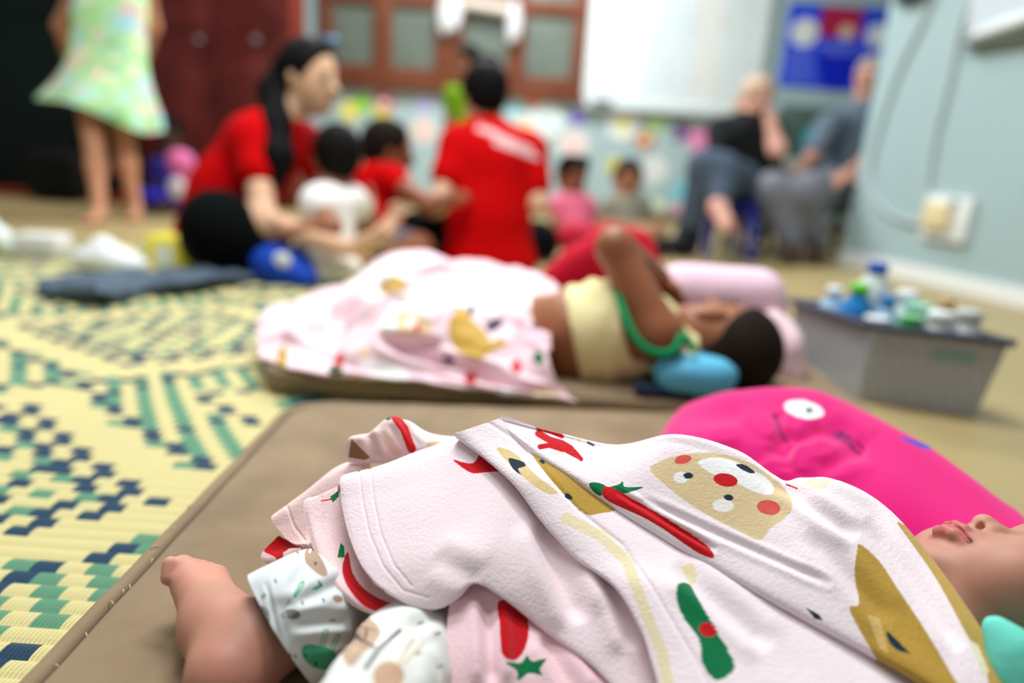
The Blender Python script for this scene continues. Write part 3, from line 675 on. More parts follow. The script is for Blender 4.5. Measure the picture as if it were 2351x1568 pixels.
s = SDF(0.04); s.cap(pel + (k1 - pel) * 0.35, k1, 0.068, 0.066).cap(k1, k1 + (a1 - k1) * 0.9, 0.062, 0.055); s.cap(D(612, 607, 2.22), D(702, 640, 2.2), 0.05, 0.04)
bt = s.build('trouser_leg', mat('blue_trousers', (16, 62, 168), 0.75), 0.009, P2)
lump('printed_patch', D(648, 600, 2.165), (0.03, 0.012, 0.03), np.eye(3), mat('patch_white', (214, 218, 214), 0.8), bt, 6)

# --- child in red shirt reaching out
S3 = skin((136, 80, 54), 'deep_brown')
s = SDF(0.03); pel, ch_ = D(870, 560, 2.78), D(866, 425, 2.78); hc = D(893, 345, 2.78)
sh1, sh2 = D(898, 412, 2.70), D(835, 415, 2.88)
s.chain([pel, ch_, hc], [0.1, 0.085, 0.045]).cap(sh1, sh2, 0.04)
el1, h1 = D(985, 470, 2.60), D(1035, 452, 2.62); s.chain([sh1, el1, h1], [0.042, 0.036, 0.027]); hand(s, h1, D(1075, 445, 2.64) - h1, V3(0, 0.6, -0.5), 0.1, 0.8, r=0.0085)
el2, h2 = D(800, 480, 2.9), D(820, 540, 2.8); s.chain([sh2, el2, h2], [0.04, 0.034, 0.025]); hand(s, h2, V3(0.4, -.2, -.6), V3(0.5, 0.5, 0), 0.1, 0.6, r=0.0085)
k1, a1 = D(960, 570, 2.62), D(900, 590, 2.5); k2, a2 = D(900, 570, 3.05), D(970, 570, 3.1); s.chain([pel, k1, a1], [0.07, 0.055, 0.035]).chain([pel, k2, a2], [0.07, 0.055, 0.035]); foot(s, a1, V3(-1, -0.3, 0), 0.13); foot(s, a2, V3(1, 0.3, 0), 0.13)
Hd = head(s, hc, V3(0.85, 0.35, -0.15), UP, 0.116)
P3 = tag(s.build('person', S3, 0.0095), 'child in a red shirt stretching one arm towards the woman with the hair bun', 'person')
face(P3, Hd); hair(P3, Hd, mat('brown_black_hair', (24, 15, 11), 0.75, spec=.1), front=-0.15)
s = SDF(0.04); s.chain([pel + (ch_ - pel) * 0.15, ch_], [0.115, 0.1]).cap(sh1, sh2, 0.055).cap(sh1, sh1 + (el1 - sh1) * 0.18, 0.056, 0.056).cap(sh2, sh2 + (el2 - sh2) * 0.4, 0.055, 0.055)
s.build('shirt', M_red, BV, P3)
lump('pink_trim', D(830, 405, 2.80), (0.045, 0.03, 0.05), np.eye(3), mat('pink_print', (226, 110, 124), 0.8), P3, 6)
s = SDF(0.03); s.ell(pel, (0.11, 0.11, 0.08)).cap(pel, pel + (k1 - pel) * 0.8, 0.085, 0.068).cap(pel, pel + (k2 - pel) * 0.8, 0.085, 0.068); s.build('shorts', mat('grey_shorts', (92, 100, 110), 0.8), BV, P3)

# --- woman in red seen from behind
s = SDF(0.05); pel, wa, ch_, nk = D(1112, 585, 2.88), D(1118, 500, 2.86), D(1132, 375, 2.83), D(1116, 275, 2.83); hc = D(1110, 218, 2.82)
shL, shR = D(1056, 335, 2.80), D(1212, 350, 2.85)
s.chain([pel, wa, ch_], [0.16, 0.14, 0.135]).cap(ch_, nk, 0.09, 0.055).chain([nk, hc], [0.053, 0.05]).cap(shL, shR, 0.06)
elL, wrL = D(1005, 470, 2.72), D(985, 485, 3.0); elR, wrR = D(1232, 465, 2.82), D(1170, 490, 3.1)
s.chain([shL, elL, wrL], [0.055, 0.043, 0.03], k=0.03).chain([shR, elR, wrR], [0.055, 0.043, 0.03], k=0.03)
hand(s, wrL, V3(-0.2, 0.7, 0.2), V3(0.6, 0, -0.4), 0.17, 0.5); hand(s, wrR, V3(-0.4, 0.7, 0.1), V3(-0.6, 0, -0.4), 0.17, 0.5, -1)
kL, aL = D(960, 545, 2.85), D(1010, 585, 3.2); kR, aR = D(1230, 560, 3.2), D(1130, 560, 3.4)
s.chain([pel, kL, aL], [0.11, 0.085, 0.05]).chain([pel, kR, aR], [0.11, 0.08, 0.05]); foot(s, aL, V3(1, .2, 0), 0.22); foot(s, aR, V3(-1, .2, 0), 0.22)
Hd = head(s, hc, V3(-0.45, 0.88, -0.15), UP, 0.118)
P4 = tag(s.build('person', S1, 0.0105), 'woman with black hair bun, back turned, red shirt with white print on its back', 'person')
face(P4, Hd)
hair(P4, Hd, grow=1.14, extra=lambda s: s.ell(D(1122, 146, 2.80), (0.05, 0.045, 0.042), k=0.008))
def p4col(V):
    marks = []; rr = random.Random(3)
    for row, (a, b_) in enumerate((((1100, 292), (1222, 348)), ((1138, 326), (1236, 362)))):
        x = 0.0
        while x < 1:
            px = a[0] + (b_[0] - a[0]) * x; py = a[1] + (b_[1] - a[1]) * x
            marks.append(((232, 196, 200), (px, py, 4.2, 9 if row == 0 else 6, 25))); x += 0.07 if row == 0 else 0.09
    return paint(V, (186, 0, 4), marks)
s = SDF(0.06); s.chain([pel, wa, ch_], [0.178, 0.172, 0.168]).cap(shL, shR, 0.082).cap(ch_, nk - V3(0, 0, 0.03), 0.13, 0.07).cap(shL, shL + (elL - shL) * 0.5, 0.078, 0.075, k=0.04).cap(shR, shR + (elR - shR) * 0.62, 0.078, 0.075, k=0.04)
s.cap(pel + V3(-0.06, 0, -0.06), pel + V3(0.06, 0, -0.06), 0.17)
s.build('shirt', mat('red_shirt_print', (186, 0, 4), 0.85, spec=.08, attr=True, bump=(25, 0.25, 0.01)), 0.0085, P4, colf=p4col)
s = SDF(0.05); s.ell(pel - V3(0, 0, .05), (0.175, 0.17, 0.1)).chain([pel, kL, kL + (aL - kL) * .9], [0.125, 0.1, 0.07]).chain([pel, kR, kR + (aR - kR) * .9], [0.125, 0.1, 0.07]); s.build('trousers', M_black, BV, P4)

# --- child standing behind her
s = SDF(0.03); hc = D(1070, 146, 4.05); pel = D(1090, 345, 4.05); ch_ = D(1088, 235, 4.05); ft = G(1060, 490)
ft = V3(pel[0], pel[1], 0)
s.chain([pel, ch_, hc], [0.1, 0.09, 0.045]); sh1, sh2 = ch_ + V3(-0.12, 0, 0.03), ch_ + V3(0.12, 0, 0.03); s.cap(sh1, sh2, 0.04)
for sh_, sd in ((sh1, -1), (sh2, 1)):
    el = sh_ + V3(sd * 0.02, -0.02, -0.19); w_ = el + V3(0.0, -0.1, -0.14); s.chain([sh_, el, w_], [0.04, 0.033, 0.025]); hand(s, w_, V3(0, -0.4, -0.8), V3(-sd, 0, 0), 0.12, 0.4, sd, 0.009)
    hp = pel + V3(sd * 0.06, 0, -0.03); kn = V3(hp[0], hp[1] - 0.02, hp[2] * 0.52); an = V3(hp[0], hp[1] + 0.02, 0.06); s.chain([hp, kn, an], [0.065, 0.05, 0.032]); foot(s, an, V3(sd * 0.2, -1, 0), 0.17)
Hd = head(s, hc, V3(-0.6, -0.75, -0.2), UP, 0.105)
P5 = tag(s.build('person', S2, 0.011), 'child in a lime green top standing partly hidden behind the hair bun woman', 'person')
face(P5, Hd); hair(P5, Hd)
s = SDF(0.04); s.chain([pel, ch_], [0.125, 0.105]).cap(sh1, sh2, 0.055).cap(sh1, sh1 + V3(-.01, 0, -.07), 0.055).cap(sh2, sh2 + V3(.01, 0, -.07), 0.055); s.build('top', mat('lime_top', (108, 152, 14), 0.8), BV, P5)

# --- girl in a floral dress, standing, head above the picture
S6 = skin((196, 138, 104), 'warm_tan')
s = SDF(0.035); d6 = 3.47
an1, an2 = D(228, 492, 3.40), D(312, 482, 3.62); kn1, kn2 = D(222, 385, 3.45), D(292, 378, 3.58); hp1, hp2 = D(205, 235, 3.5), D(275, 235, 3.55)
pel, ch_, nk, hc = D(240, 205, d6 + .05), D(252, 20, d6 + .05), D(255, -50, d6 + .05), D(256, -120, d6 + .03)
s.chain([hp1, kn1, an1], [0.062, 0.046, 0.03]).chain([hp2, kn2, an2], [0.062, 0.046, 0.03]); foot(s, an1, V3(0.1, -1, 0), 0.185); foot(s, an2, V3(0.35, -1, 0), 0.185)
s.chain([pel, ch_], [0.115, 0.105]).cap(ch_, nk, 0.08, 0.045).cap(nk, hc, 0.045, 0.04)
sh1, sh2 = D(175, -15, d6), D(335, -15, d6 + .1); s.cap(sh1, sh2, 0.042)
for sh_, el, w_, sd in ((sh1, D(138, 60, d6 + .1), D(160, 135, d6 + .22), -1), (sh2, D(352, 60, d6 + .2), D(330, 135, d6 + .28), 1)):
    s.chain([sh_, el, w_], [0.042, 0.036, 0.028], k=0.02); hand(s, w_, V3(-sd * 0.6, 0.1, -0.5), V3(0, 1, 0), 0.14, 0.5, sd, 0.0095)
Hd = head(s, hc, V3(0.1, -0.98, -0.1), UP, 0.112)
P6 = tag(s.build('person', S6, 0.0115), 'barefoot girl in pale green floral dress standing at the left, head out of frame', 'person')
face(P6, Hd); hair(P6, Hd)
rings = [((255, -40), 70, 0.08), ((252, 10), 86, 0.095), ((250, 70), 85, 0.095), ((248, 125), 87, 0.10), ((244, 165), 95, 0.115), ((238, 205), 111, 0.145), ((234, 238), 127, 0.175), ((232, 258), 132, 0.18)]
A = []
for i, ((px, py), hw, dp) in enumerate(rings):
    c = D(px, py, d6 + .03); row = []; q = i / (len(rings) - 1)
    for k in range(64):
        a = 2 * math.pi * k / 64; fl = 1 + 0.07 * q ** 2 * math.sin(7 * a + 0.7)
        row.append(c + V3(math.cos(a) * hw / F * d6 * fl, math.sin(a) * dp * fl, -0.075 * math.cos(a) * q ** 3 * 1.0 + 0.02 * q ** 2 * math.sin(3 * a)))
    A.append(row)
A = crom(np.array(A), 44); V = A.reshape(-1, 3); nv, nu = A.shape[:2]; cen = A.mean(1, keepdims=True)
V = np.concatenate([V, (A + (cen - A) * 0.05).reshape(-1, 3)]); Fq = []
for i in range(nv - 1):
    for k in range(nu):
        k2 = (k + 1) % nu; q = (i * nu + k, i * nu + k2, (i + 1) * nu + k2, (i + 1) * nu + k); Fq.append(q[::-1]); Fq.append(tuple(x + nv * nu for x in q))
for k in range(nu): k2 = (k + 1) % nu; b0 = (nv - 1) * nu; Fq.append((b0 + k, b0 + k2, b0 + k2 + nv * nu, b0 + k + nv * nu))
base = np.tile(lin((176, 222, 160)), (len(V), 1)); n1, n2, n3 = vnoise(V, 18, 1), vnoise(V, 24, 2), vnoise(V, 20, 5)
base[n1 > 0.25] = lin((170, 218, 226)); base[n2 > 0.42] = lin((232, 232, 190)); base[n3 > 0.48] = lin((226, 180, 178)); base[n3 < -0.5] = lin((140, 200, 130))
hem = PROJ(V)[:, 1]
link('dress', V, np.array(Fq, np.int32), mat('floral_dress', (196, 232, 188), 0.8, attr=True), P6, True, base)

# --- small children sitting on the floor further back
def sitter(lb, hcp, pelp, d, fw, hh, sk, shirt, pants, hr, arm=(0.10, -0.16, -0.12), legs=(0.16, -0.22), voxel=0.0115, sleeve=0.5, extra=None):
    s = SDF(0.03); hc, pel = D(*hcp, d), D(*pelp, d); f = nrm(V3(fw[0], fw[1], 0)); t = V3(f[1], -f[0], 0); ch_ = pel + (hc - pel) * 0.50; h0, hh = hh, hh * .86
    s.chain([pel, ch_, hc], [hh * 0.95, hh * 0.82, hh * 0.42])
    wd_ = hh * 0.85; S_ = []; A_ = []; K_ = []
    for sd in (-1, 1):
        sh_ = ch_ + t * sd * wd_ + V3(0, 0, hh * 0.2); el = sh_ + t * sd * 0.03 + f * arm[0] * 0.3 + V3(0, 0, arm[2]); w_ = el + f * arm[0] - t * sd * 0.05 + V3(0, 0, arm[1] * 0.3)
        s.chain([sh_, el, w_], [hh * .36, hh * .3, hh * .23]); hand(s, w_, f - t * sd * 0.4, -t * sd, hh * 1.0, 0.6, sd, hh * .08)
        kn = pel + t * sd * legs[0] * .8 + f * abs(legs[1]) + V3(0, 0, 0.03); an = pel - t * sd * 0.02 + f * (abs(legs[1]) + 0.1); kn[2] = max(kn[2], hh * 0.55); an[2] = hh * 0.4
        s.chain([pel + t * sd * 0.04, kn, an], [hh * .65, hh * .52, hh * .32]); foot(s, an, f - t * sd, hh * 1.25); S_.append((sh_, el)); K_.append((kn, an))
    Hd = head(s, hc, fw, UP, h0)
    P = tag(s.build('person', sk, voxel), lb, 'person'); face(P, Hd); hair(P, Hd, hr, extra=(lambda q: extra(q, Hd)) if extra else None, vox=0.011)
    s = SDF(0.03); s.chain([pel + (ch_ - pel) * .1, ch_], [hh * 1.08, hh * 0.98]).cap(S_[0][0], S_[1][0], hh * .5)
    for a_, b_ in S_: s.cap(a_, a_ + (b_ - a_) * sleeve, hh * .5, hh * .48)
    s.build('shirt', shirt, 0.011, P)
    s = SDF(0.03); s.ell(pel, (hh * 1.1, hh * 1.1, hh * .85))
    for a_, b_ in K_: s.chain([pel, a_, a_ + (b_ - a_) * .4], [hh * .8, hh * .66, hh * .55])
    s.build('trousers', pants, 0.011, P)
    return P, Hd, pel, ch_
S7 = skin((70, 44, 34), 'dark')
sitter('small dark haired child in blue sitting behind the legs of the dress girl', (392, 312), (392, 462), 4.2, (0.3, -0.9, -0.3), 0.098, S7, mat('violet_blue_top', (44, 36, 130), 0.8), mat('indigo_trousers', (34, 30, 160), 0.8), M_hair)
s = SDF(0.02); c = D(414, 372, 3.88); s.ell(c, (0.078, 0.07, 0.072)).ell(c + V3(0, 0, -0.085), (0.045, 0.04, 0.045)); o = tag(s.build('soft_toy', mat('pink_plush', (222, 112, 168), 0.9), 0.01), 'round pink soft toy held by the child in blue clothes', 'toy')
s = SDF(0.02); s.ell(D(405, 432, 3.86), (0.05, 0.03, 0.065)); s.build('white_belly', mat('white_plush', (206, 200, 206), 0.9), 0.01, o)
sitter('toddler with two hair buns in a pink top sitting by the back wall', (1313, 408), (1318, 545), 3.85, (0.35, -0.9, -0.25), 0.116, S3, mat('pink_top', (226, 110, 142), 0.8), mat('crimson_trousers', (176, 20, 50), 0.8), M_hair, sleeve=0.35,
       extra=lambda q, Hd: (q.ell(Hd['c'] + Hd['u'] * 0.09 + Hd['r'] * 0.05, (0.042,) * 3, k=0.01), q.ell(Hd['c'] + Hd['u'] * 0.09 - Hd['r'] * 0.05, (0.042,) * 3, k=0.01)))
sitter('small boy in a grey shirt sitting cross legged and facing the camera', (1441, 414), (1440, 540), 4.05, (-0.05, -0.98, -0.15), 0.118, skin((168, 110, 80), 'mid_brown'), mat('khaki_grey_shirt', (132, 132, 116), 0.85), mat('beige_shorts', (150, 110, 84), 0.85), M_hair)

# --- seated adults at the right
M_chair = mat('black_plastic', (14, 17, 19), 0.55); M_blue = mat('blue_plastic', (24, 36, 150), 0.4)
def stool(name, c, w, h, mt, lb, cat, back=False):
    c = V3(c[0], c[1], 0); r = empty(name, c, lb, cat)
    MB().box(c + V3(-w, -w, h - 0.03), c + V3(w, w, h)).build('seat', mt, r, bevel=0.012)
    for sx in (-1, 1):
        for sy in (-1, 1):
            t_ = c + V3(sx * w * .82, sy * w * .82, h - .03); b_ = c + V3(sx * w * .98, sy * w * .98, 0); q = 0.022
            MB().hexa([b_ + V3(-q, -q, 0), b_ + V3(q, -q, 0), b_ + V3(q, q, 0), b_ + V3(-q, q, 0), t_ + V3(-q, -q, 0), t_ + V3(q, -q, 0), t_ + V3(q, q, 0), t_ + V3(-q, q, 0)]).build('leg', mt, r, bevel=0.005)
    if back: MB().box(c + V3(-w, w - 0.03, h + 0.08), c + V3(w, w, h + 0.42)).build('backrest', mt, r, bevel=0.015); [MB().box(c + V3(sx * w * .85 - .015, w - .03, h - .02), c + V3(sx * w * .85 + .015, w - .005, h + .1)).build('back_post', mt, r) for sx in (-1, 1)]
    return r
S10 = skin((214, 160, 142), 'pinkish')
bs_ = G(1650, 588); stool('plastic_stool', bs_ + V3(0.02, 0.02, 0), 0.125, 0.29, M_blue, 'blue plastic stool beneath the bare foot of the blond woman', 'stool')
s = SDF(0.05); d = 3.95
pel, wa, ch_, nk = D(1722, 428, d + .05), D(1728, 385, d), D(1715, 310, d - .05), D(1722, 268, d - .08); hc = D(1738, 228, d - .1)
stool('chair', pel + V3(0.06, 0.1, 0), 0.2, pel[2] - .145, M_chair, 'black chair under the blond woman', 'chair', True)
s.chain([pel, wa, ch_], [0.10, 0.11, 0.115]).cap(ch_, nk, 0.08, 0.052).cap(nk, hc, 0.05, 0.05)
shL, shR = D(1655, 300, d - .03), D(1768, 300, d - .05); s.cap(shL, shR, 0.055)
elL, wrL = D(1640, 385, d - .15), D(1668, 362, d - .42); elR, wrR = D(1785, 345, d - .3), D(1765, 262, d - .27)
s.chain([shL, elL, wrL], [0.052, 0.042, 0.03], k=.03).chain([shR, elR, wrR], [0.052, 0.045, 0.03], k=.03)
hand(s, wrL, V3(0.3, -0.5, -0.5), V3(0, 0.5, -0.7), 0.17, 0.5); hand(s, wrR, D(1752, 225, d - .27) - wrR, V3(-0.7, 0.4, 0), 0.17, 0.8, -1)
kL, aL = D(1618, 382, d - .5), D(1580, 530, d - .38); kR, aR = D(1662, 392, d - .52), D(1648, 478, d - .62)
s.chain([pel, kL, aL], [0.085, 0.068, 0.045]).chain([pel, kR, aR], [0.085, 0.068, 0.042])
d_ = D(1668, 515, d - .68) - aR; s.cap(aR, aR + d_, 0.042, 0.04, k=.03); t_ = nrm(V3(0.8, 0.2, -0.2))
for i in range(5): s.cap(aR + d_ + t_ * (i - 2) * 0.017, aR + d_ * 1.35 + t_ * (i - 2) * 0.02, 0.015 if i == 0 else 0.011, k=0.008)
an2 = V3(aL[0], aL[1], 0.08); foot(s, an2, V3(-0.9, -0.4, 0), 0.22); s.cap(aL, an2, 0.045, 0.04)
Hd = head(s, hc, V3(0.25, -0.95, -0.25), UP, 0.118)
P10 = tag(s.build('person', S10, 0.0115), 'blond woman in a black top seated with one hand over her face and legs crossed', 'person')
face(P10, Hd); hair(P10, Hd, mat('blond_hair', (186, 160, 136), 0.7), front=-0.05, extra=lambda s: s.chain([D(1722, 215, d), D(1705, 250, d), D(1700, 280, d - .02)], [0.06, 0.05, 0.03], k=.03))
s = SDF(0.05); s.chain([pel + V3(0.02, -.03, .01), wa, ch_], [0.16, 0.155, 0.14]).cap(shL, shR, 0.072).cap(ch_, nk - V3(0, 0, .03), 0.11, 0.065).cap(shL, shL + (elL - shL) * .5, 0.07, 0.066).cap(shR, shR + (elR - shR) * .45, 0.07, 0.066); s.build('top', mat('black_top', (12, 16, 18), 0.85), BV, P10)
M_jean = mat('slate_trousers', (72, 84, 102), 0.85, bump=(20, .3, .01))
s = SDF(0.05); s.chain([pel - V3(0, 0, .02), kL, kL + (aL - kL) * .9], [0.125, 0.08, 0.06]).chain([pel - V3(0, 0, .02), kR, kR + (aR - kR) * .75], [0.125, 0.08, 0.06]); s.build('trousers', M_jean, BV, P10)
s = SDF(0.03); c = an2; s.cap(aL, c, 0.062, 0.062).cap(c - V3(0, 0, 0.02), c + V3(-0.17, -0.08, -0.03), 0.06, 0.045); s.build('shoe', mat('black_shoe', (12, 16, 22), 0.6), 0.011, P10)
# grey-clad adult partly hidden by the wall
d = 4.15
s = SDF(0.05); pel, wa, ch_, nk = D(1955, 430, d + .05), D(1958, 360, d + .05), D(1965, 290, d), D(1985, 235, d - .02); hc = D(1998, 180, d - .05)
s.chain([pel, wa, ch_], [0.16, 0.14, 0.13]).cap(ch_, nk, .09, .055).cap(nk, hc, .053, .05)
shL, shR = D(1905, 290, d - .08), D(2035, 270, d + .1); s.cap(shL, shR, .06)
elL, wrL = D(1862, 365, d - .18), D(1835, 385, d - .35); elR, wrR = D(1990, 370, d - .25), D(1948, 398, d - .42)
s.chain([shL, elL, wrL], [.055, .043, .03], k=.03).chain([shR, elR, wrR], [.055, .043, .03], k=.03)
hand(s, wrL, V3(-.6, -.4, -.2), V3(0, .2, -.8), .18, .5); hand(s, wrR, V3(-.6, -.4, -.3), V3(0, .2, -.8), .18, .5, -1)
kL, aL = D(1775, 440, d - .45), D(1815, 585, d - .42); kR, aR = D(1850, 440, d - .5), D(1872, 585, d - .35)
aL[2] = .09; aR[2] = .09
s.chain([pel, kL, aL], [.11, .08, .05]).chain([pel, kR, aR], [.11, .08, .05]); foot(s, aL, V3(-.4, -.9, 0), .24); foot(s, aR, V3(-.4, -.9, 0), .24)
Hd = head(s, hc, V3(-.6, -.75, -.1), UP, .12)
P11 = tag(s.build('person', skin((196, 140, 120), 'ruddy'), 0.0115), 'seated person in grey shirt and trousers, head half hidden behind the wall corner', 'person')
face(P11, Hd); hair(P11, Hd, mat('grey_hair', (150, 140, 132), .7))
s = SDF(0.05); s.chain([pel, wa, ch_], [.175, .16, .15]).cap(shL, shR, .078).cap(ch_, nk - V3(0, 0, .03), .12, .07).cap(shL, shL + (elL - shL) * .75, .075, .07).cap(shR, shR + (elR - shR) * .6, .075, .07); s.build('shirt', mat('grey_shirt', (92, 106, 120), .85), BV, P11)
s = SDF(0.05); s.chain([pel - V3(0, 0, .02), kL, kL + (aL - kL) * .95], [.14, .10, .062]).chain([pel - V3(0, 0, .02), kR, kR + (aR - kR) * .95], [.14, .10, .062]); s.build('trousers', mat('grey_trousers', (118, 120, 130), .85, bump=(25, .4, .01)), BV, P11)
for a_ in (aL, aR):
    s = SDF(.03); s.cap(V3(a_[0], a_[1], .06), V3(a_[0], a_[1], .045) + V3(-.08, -.17, 0), .058, .045); s.build('shoe', mat('brown_shoe', (70, 52, 46), .6), .011, P11)
s = SDF(.04); c = D(1885, 345, d + .2); s.rbox(c, (.12, .06, .14), .05); s.ell(c + V3(-.03, -.05, .04), (.09, .05, .08))
tl = tag(s.build('cushion', mat('teal_fabric', (22, 112, 120), .85), .014), 'teal cushion showing behind the arm of the grey clothed person', 'cushion')
c = V3(c[0] - .02, c[1] + .1, 0); stool('chair', c, 0.19, c[2] + 0.49, mat('olive_plastic', (84, 104, 96), .7), 'dull green chair holding the teal cushion between the two seated adults', 'chair', True)
# ================================================================== things lying on the mat
def drape(rows, nu, nv, th, amp=0.0, sc=20, seed=1, fine=0.0):
    A = sheet(rows, nu, nv)
    if amp or fine:
        N = gnormal(A); P = A.reshape(-1, 3); w = amp * vnoise(P * V3(1, 1, 1.5), sc, seed) + amp * .5 * vnoise(P, sc * 2.3, seed + 1)
        if fine: w = w + fine * np.random.default_rng(seed).normal(0, 1, len(P))
        A = A + N * w.reshape(A.shape[:2] + (1,))
    return thick(A, th)
M_gcloth = mat('grey_fabric', (84, 98, 114), .85, bump=(40, .4, .006))
rows = [[G(x, y, z) for x, y, z in r] for r in (
    [(95, 640, .01), (170, 632, .02), (240, 625, .035), (330, 622, .03), (420, 622, .03), (500, 616, .03), (575, 610, .02)],
    [(85, 655, .02), (170, 640, .055), (240, 628, .075), (330, 630, .05), (420, 622, .055), (500, 612, .05), (580, 612, .03)],
    [(82, 668, .02), (165, 662, .05), (240, 668, .055), (330, 655, .04), (420, 648, .05), (505, 635, .05), (580, 632, .03)],
    [(100, 680, .006), (180, 694, .006), (270, 694, .006), (340, 680, .006), (430, 664, .006), (505, 652, .006), (575, 652, .006)])]
Vg, Fg = drape(rows, 150, 40, .004, .011, 26, 3)
tag(link('folded_cloth', Vg, Fg, M_gcloth), 'crumpled dark grey cloth lying in a long heap on the mat', 'cloth')
def pk(name, px, py, w, dpt, h, rot, mt, lb, cat, z=0.012, bev=.012):
    c = G(px, py, z); ca, sa = math.cos(rot), math.sin(rot); ax, ay = V3(ca, sa, 0), V3(-sa, ca, 0)
    return tag(MB().obox(c - ax * w / 2, ax * w, ay * dpt, V3(0, 0, h)).build(name, mt, bevel=bev), lb, cat), c, ax, ay
ye, c, ax, ay = pk('packet', 398, 614, .215, .13, .105, -.12, mat('yellow_carton', (240, 224, 84), .5), 'yellow and white packet standing on the mat beside the black knee', 'packet')
MB().obox(c - ax * .06 - ay * .002, ax * .06, ay * .003, V3(0, 0, .07)).build('white_label', mat('label_white', (222, 230, 230), .5), ye)
MB().obox(c + ax * .03 - ay * .002, ax * .075, ay * .003, V3(0, 0, .055)).build('lime_label', mat('label_olive', (206, 196, 10), .5), ye)
MB().obox(c + ax * .04 + ay * .01, ax * .055, ay * .1, V3(0, 0, .0865)).build('green_stripe', mat('label_green', (60, 160, 60), .5), ye)
s = SDF(.03); c = G(235, 618, .012); s.ell(c + V3(0, .03, .035), (.085, .06, .045)).ell(c + V3(.07, .02, .02), (.07, .05, .03)).ell(c + V3(-.06, .03, .025), (.05, .05, .03)).ell(c + V3(-.01, .03, .075), (.035, .03, .03))
tag(s.build('tissue_heap', mat('tissue_white', (234, 236, 236), .9, bump=(30, .6, .01)), .006), 'crumpled white tissues heaped behind the dark grey cloth', 'tissue')
bx, c, ax, ay = pk('box', 78, 590, .155, .11, .075, .05, mat('white_carton', (220, 220, 214), .55), 'low white box on the mat near the left edge', 'box')
MB().obox(c - ax * .05 - ay * .0015, ax * .1, ay * .002, V3(0, 0, .03)).build('pale_label', mat('label_pale', (200, 196, 190), .5), bx)
s = SDF(.015); c = G(5, 585, .012); s.chain([c + V3(-.03, 0, .02), c + V3(0, .0, .05), c + V3(.025, .0, .03)], [.03, .04, .02]).cap(c + V3(-.005, 0, .06), c + V3(-.03, 0, .13), .03, .012)
wp = tag(s.build('wrapper', mat('wrapper_white', (224, 234, 228), .5), .005), 'white and green plastic wrapper at the left edge beside the low white box', 'wrapper')
s = SDF(.01); s.cap(c + V3(.005, -.03, .03), c + V3(.0, -.03, .075), .014); s.build('green_mark', mat('wrapper_green', (150, 200, 130), .5), .004, wp)

# red cloth heap behind the child in the vest
s = SDF(.05); P_ = lambda x, y, d: D(x, y, d)
s.chain([P_(1265, 632, 1.75), P_(1330, 600, 1.75), P_(1400, 572, 1.72), P_(1470, 560, 1.75)], [.025, .035, .040, .035]).chain([P_(1340, 640, 1.8), P_(1420, 630, 1.75), P_(1480, 620, 1.75)], [.045, .05, .045])
g0 = P_(1380, 640, 1.75); s.ell(V3(g0[0], g0[1], .08), (.15, .09, .06)); s.chain([P_(1440, 545, 1.74), P_(1405, 590, 1.66)], [.028, .03], k=.02)
tag(s.build('red_cloth', mat('crimson_cloth', (186, 14, 44), .85, bump=(30, .4, .008)), .009, clip=[(V3(0, 0, -1), V3(0, 0, .058))]), 'crimson cloth heaped behind the raised arm of the child in the yellow vest', 'cloth')
# pale pink pillow behind the child's head
s = SDF(.05); a_, b_ = D(1565, 668, 1.52), D(1735, 680, 1.50)
s.cap(a_, b_, .062).cap(a_ + V3(0, .09, -.03), b_ + V3(0, .09, -.03), .07).cap(a_ + V3(.0, 0, -.07), b_ + V3(.02, 0, -.07), .06)
tag(s.build('pillow', mat('pale_pink_fabric', (246, 208, 226), .85, bump=(25, .3, .008)), .008, clip=[(V3(0, 0, -1), V3(0, 0, .058))]), 'pale pink pillow standing behind the head of the child in the yellow vest', 'pillow')
s = SDF(.03); c = D(1800, 800, 1.42); s.ell(c + V3(0, 0, .0), (.035, .06, .055)).ell(c + V3(.01, -.02, -.045), (.03, .05, .035)).ell(c + V3(-.02, .03, .035), (.03, .04, .04))
tag(s.build('pink_towel', mat('soft_pink_towel', (240, 206, 214), .9), .007, clip=[(V3(0, 0, -1), V3(0, 0, .012))]), 'small soft pink towel bunched between the dark haired head and the basket', 'towel')

# ================================================================== basket of bottles
B0, B1, B2 = V3(.745, 1.385, .012), V3(.955, 1.325, .012), V3(.685, 1.60, .012)
B0[2] = B1[2] = B2[2] = .002
B3 = B1 + (B2 - B0); up_ = V3(0, 0, .165); cen = (B0 + B3) / 2
q0 = [B0, B1, B3, B2]; q1 = [p + up_ + (p - cen) * V3(.13, .13, 0) for p in q0]
bk = empty('basket', cen, 'grey perforated plastic basket full of bottles by the right wall', 'basket')
M_bask = mat('grey_plastic', (176, 178, 186), .55)
if True:
    nt = M_bask.node_tree; vo = nt.nodes.new('ShaderNodeTexVoronoi'); vo.inputs['Scale'].default_value = 150; vo.inputs['Randomness'].default_value = 0.15; tcn = [n for n in nt.nodes if n.type == 'TEX_COORD'][0]
    nt.links.new(tcn.outputs['Object'], vo.inputs['Vector']); rp = nt.nodes.new('ShaderNodeValToRGB'); rp.color_ramp.elements[0].position = .28; rp.color_ramp.elements[1].position = .36
    rp.color_ramp.elements[0].color = lin((146, 150, 158)) + (1,); rp.color_ramp.elements[1].color = lin((182, 184, 190)) + (1,)
    nt.links.new(vo.outputs['Distance'], rp.inputs['Fac']); nt.links.new(rp.outputs['Color'], nt.nodes['Principled BSDF'].inputs['Base Color'])
def wallq(a, b, c, d, t, inn):   # thin panel
    n = nrm(np.cross(b - a, d - a)); n = n if n @ inn > 0 else -n
    return [a, b, b + n * t, a + n * t, d, c, c + n * t, d + n * t]
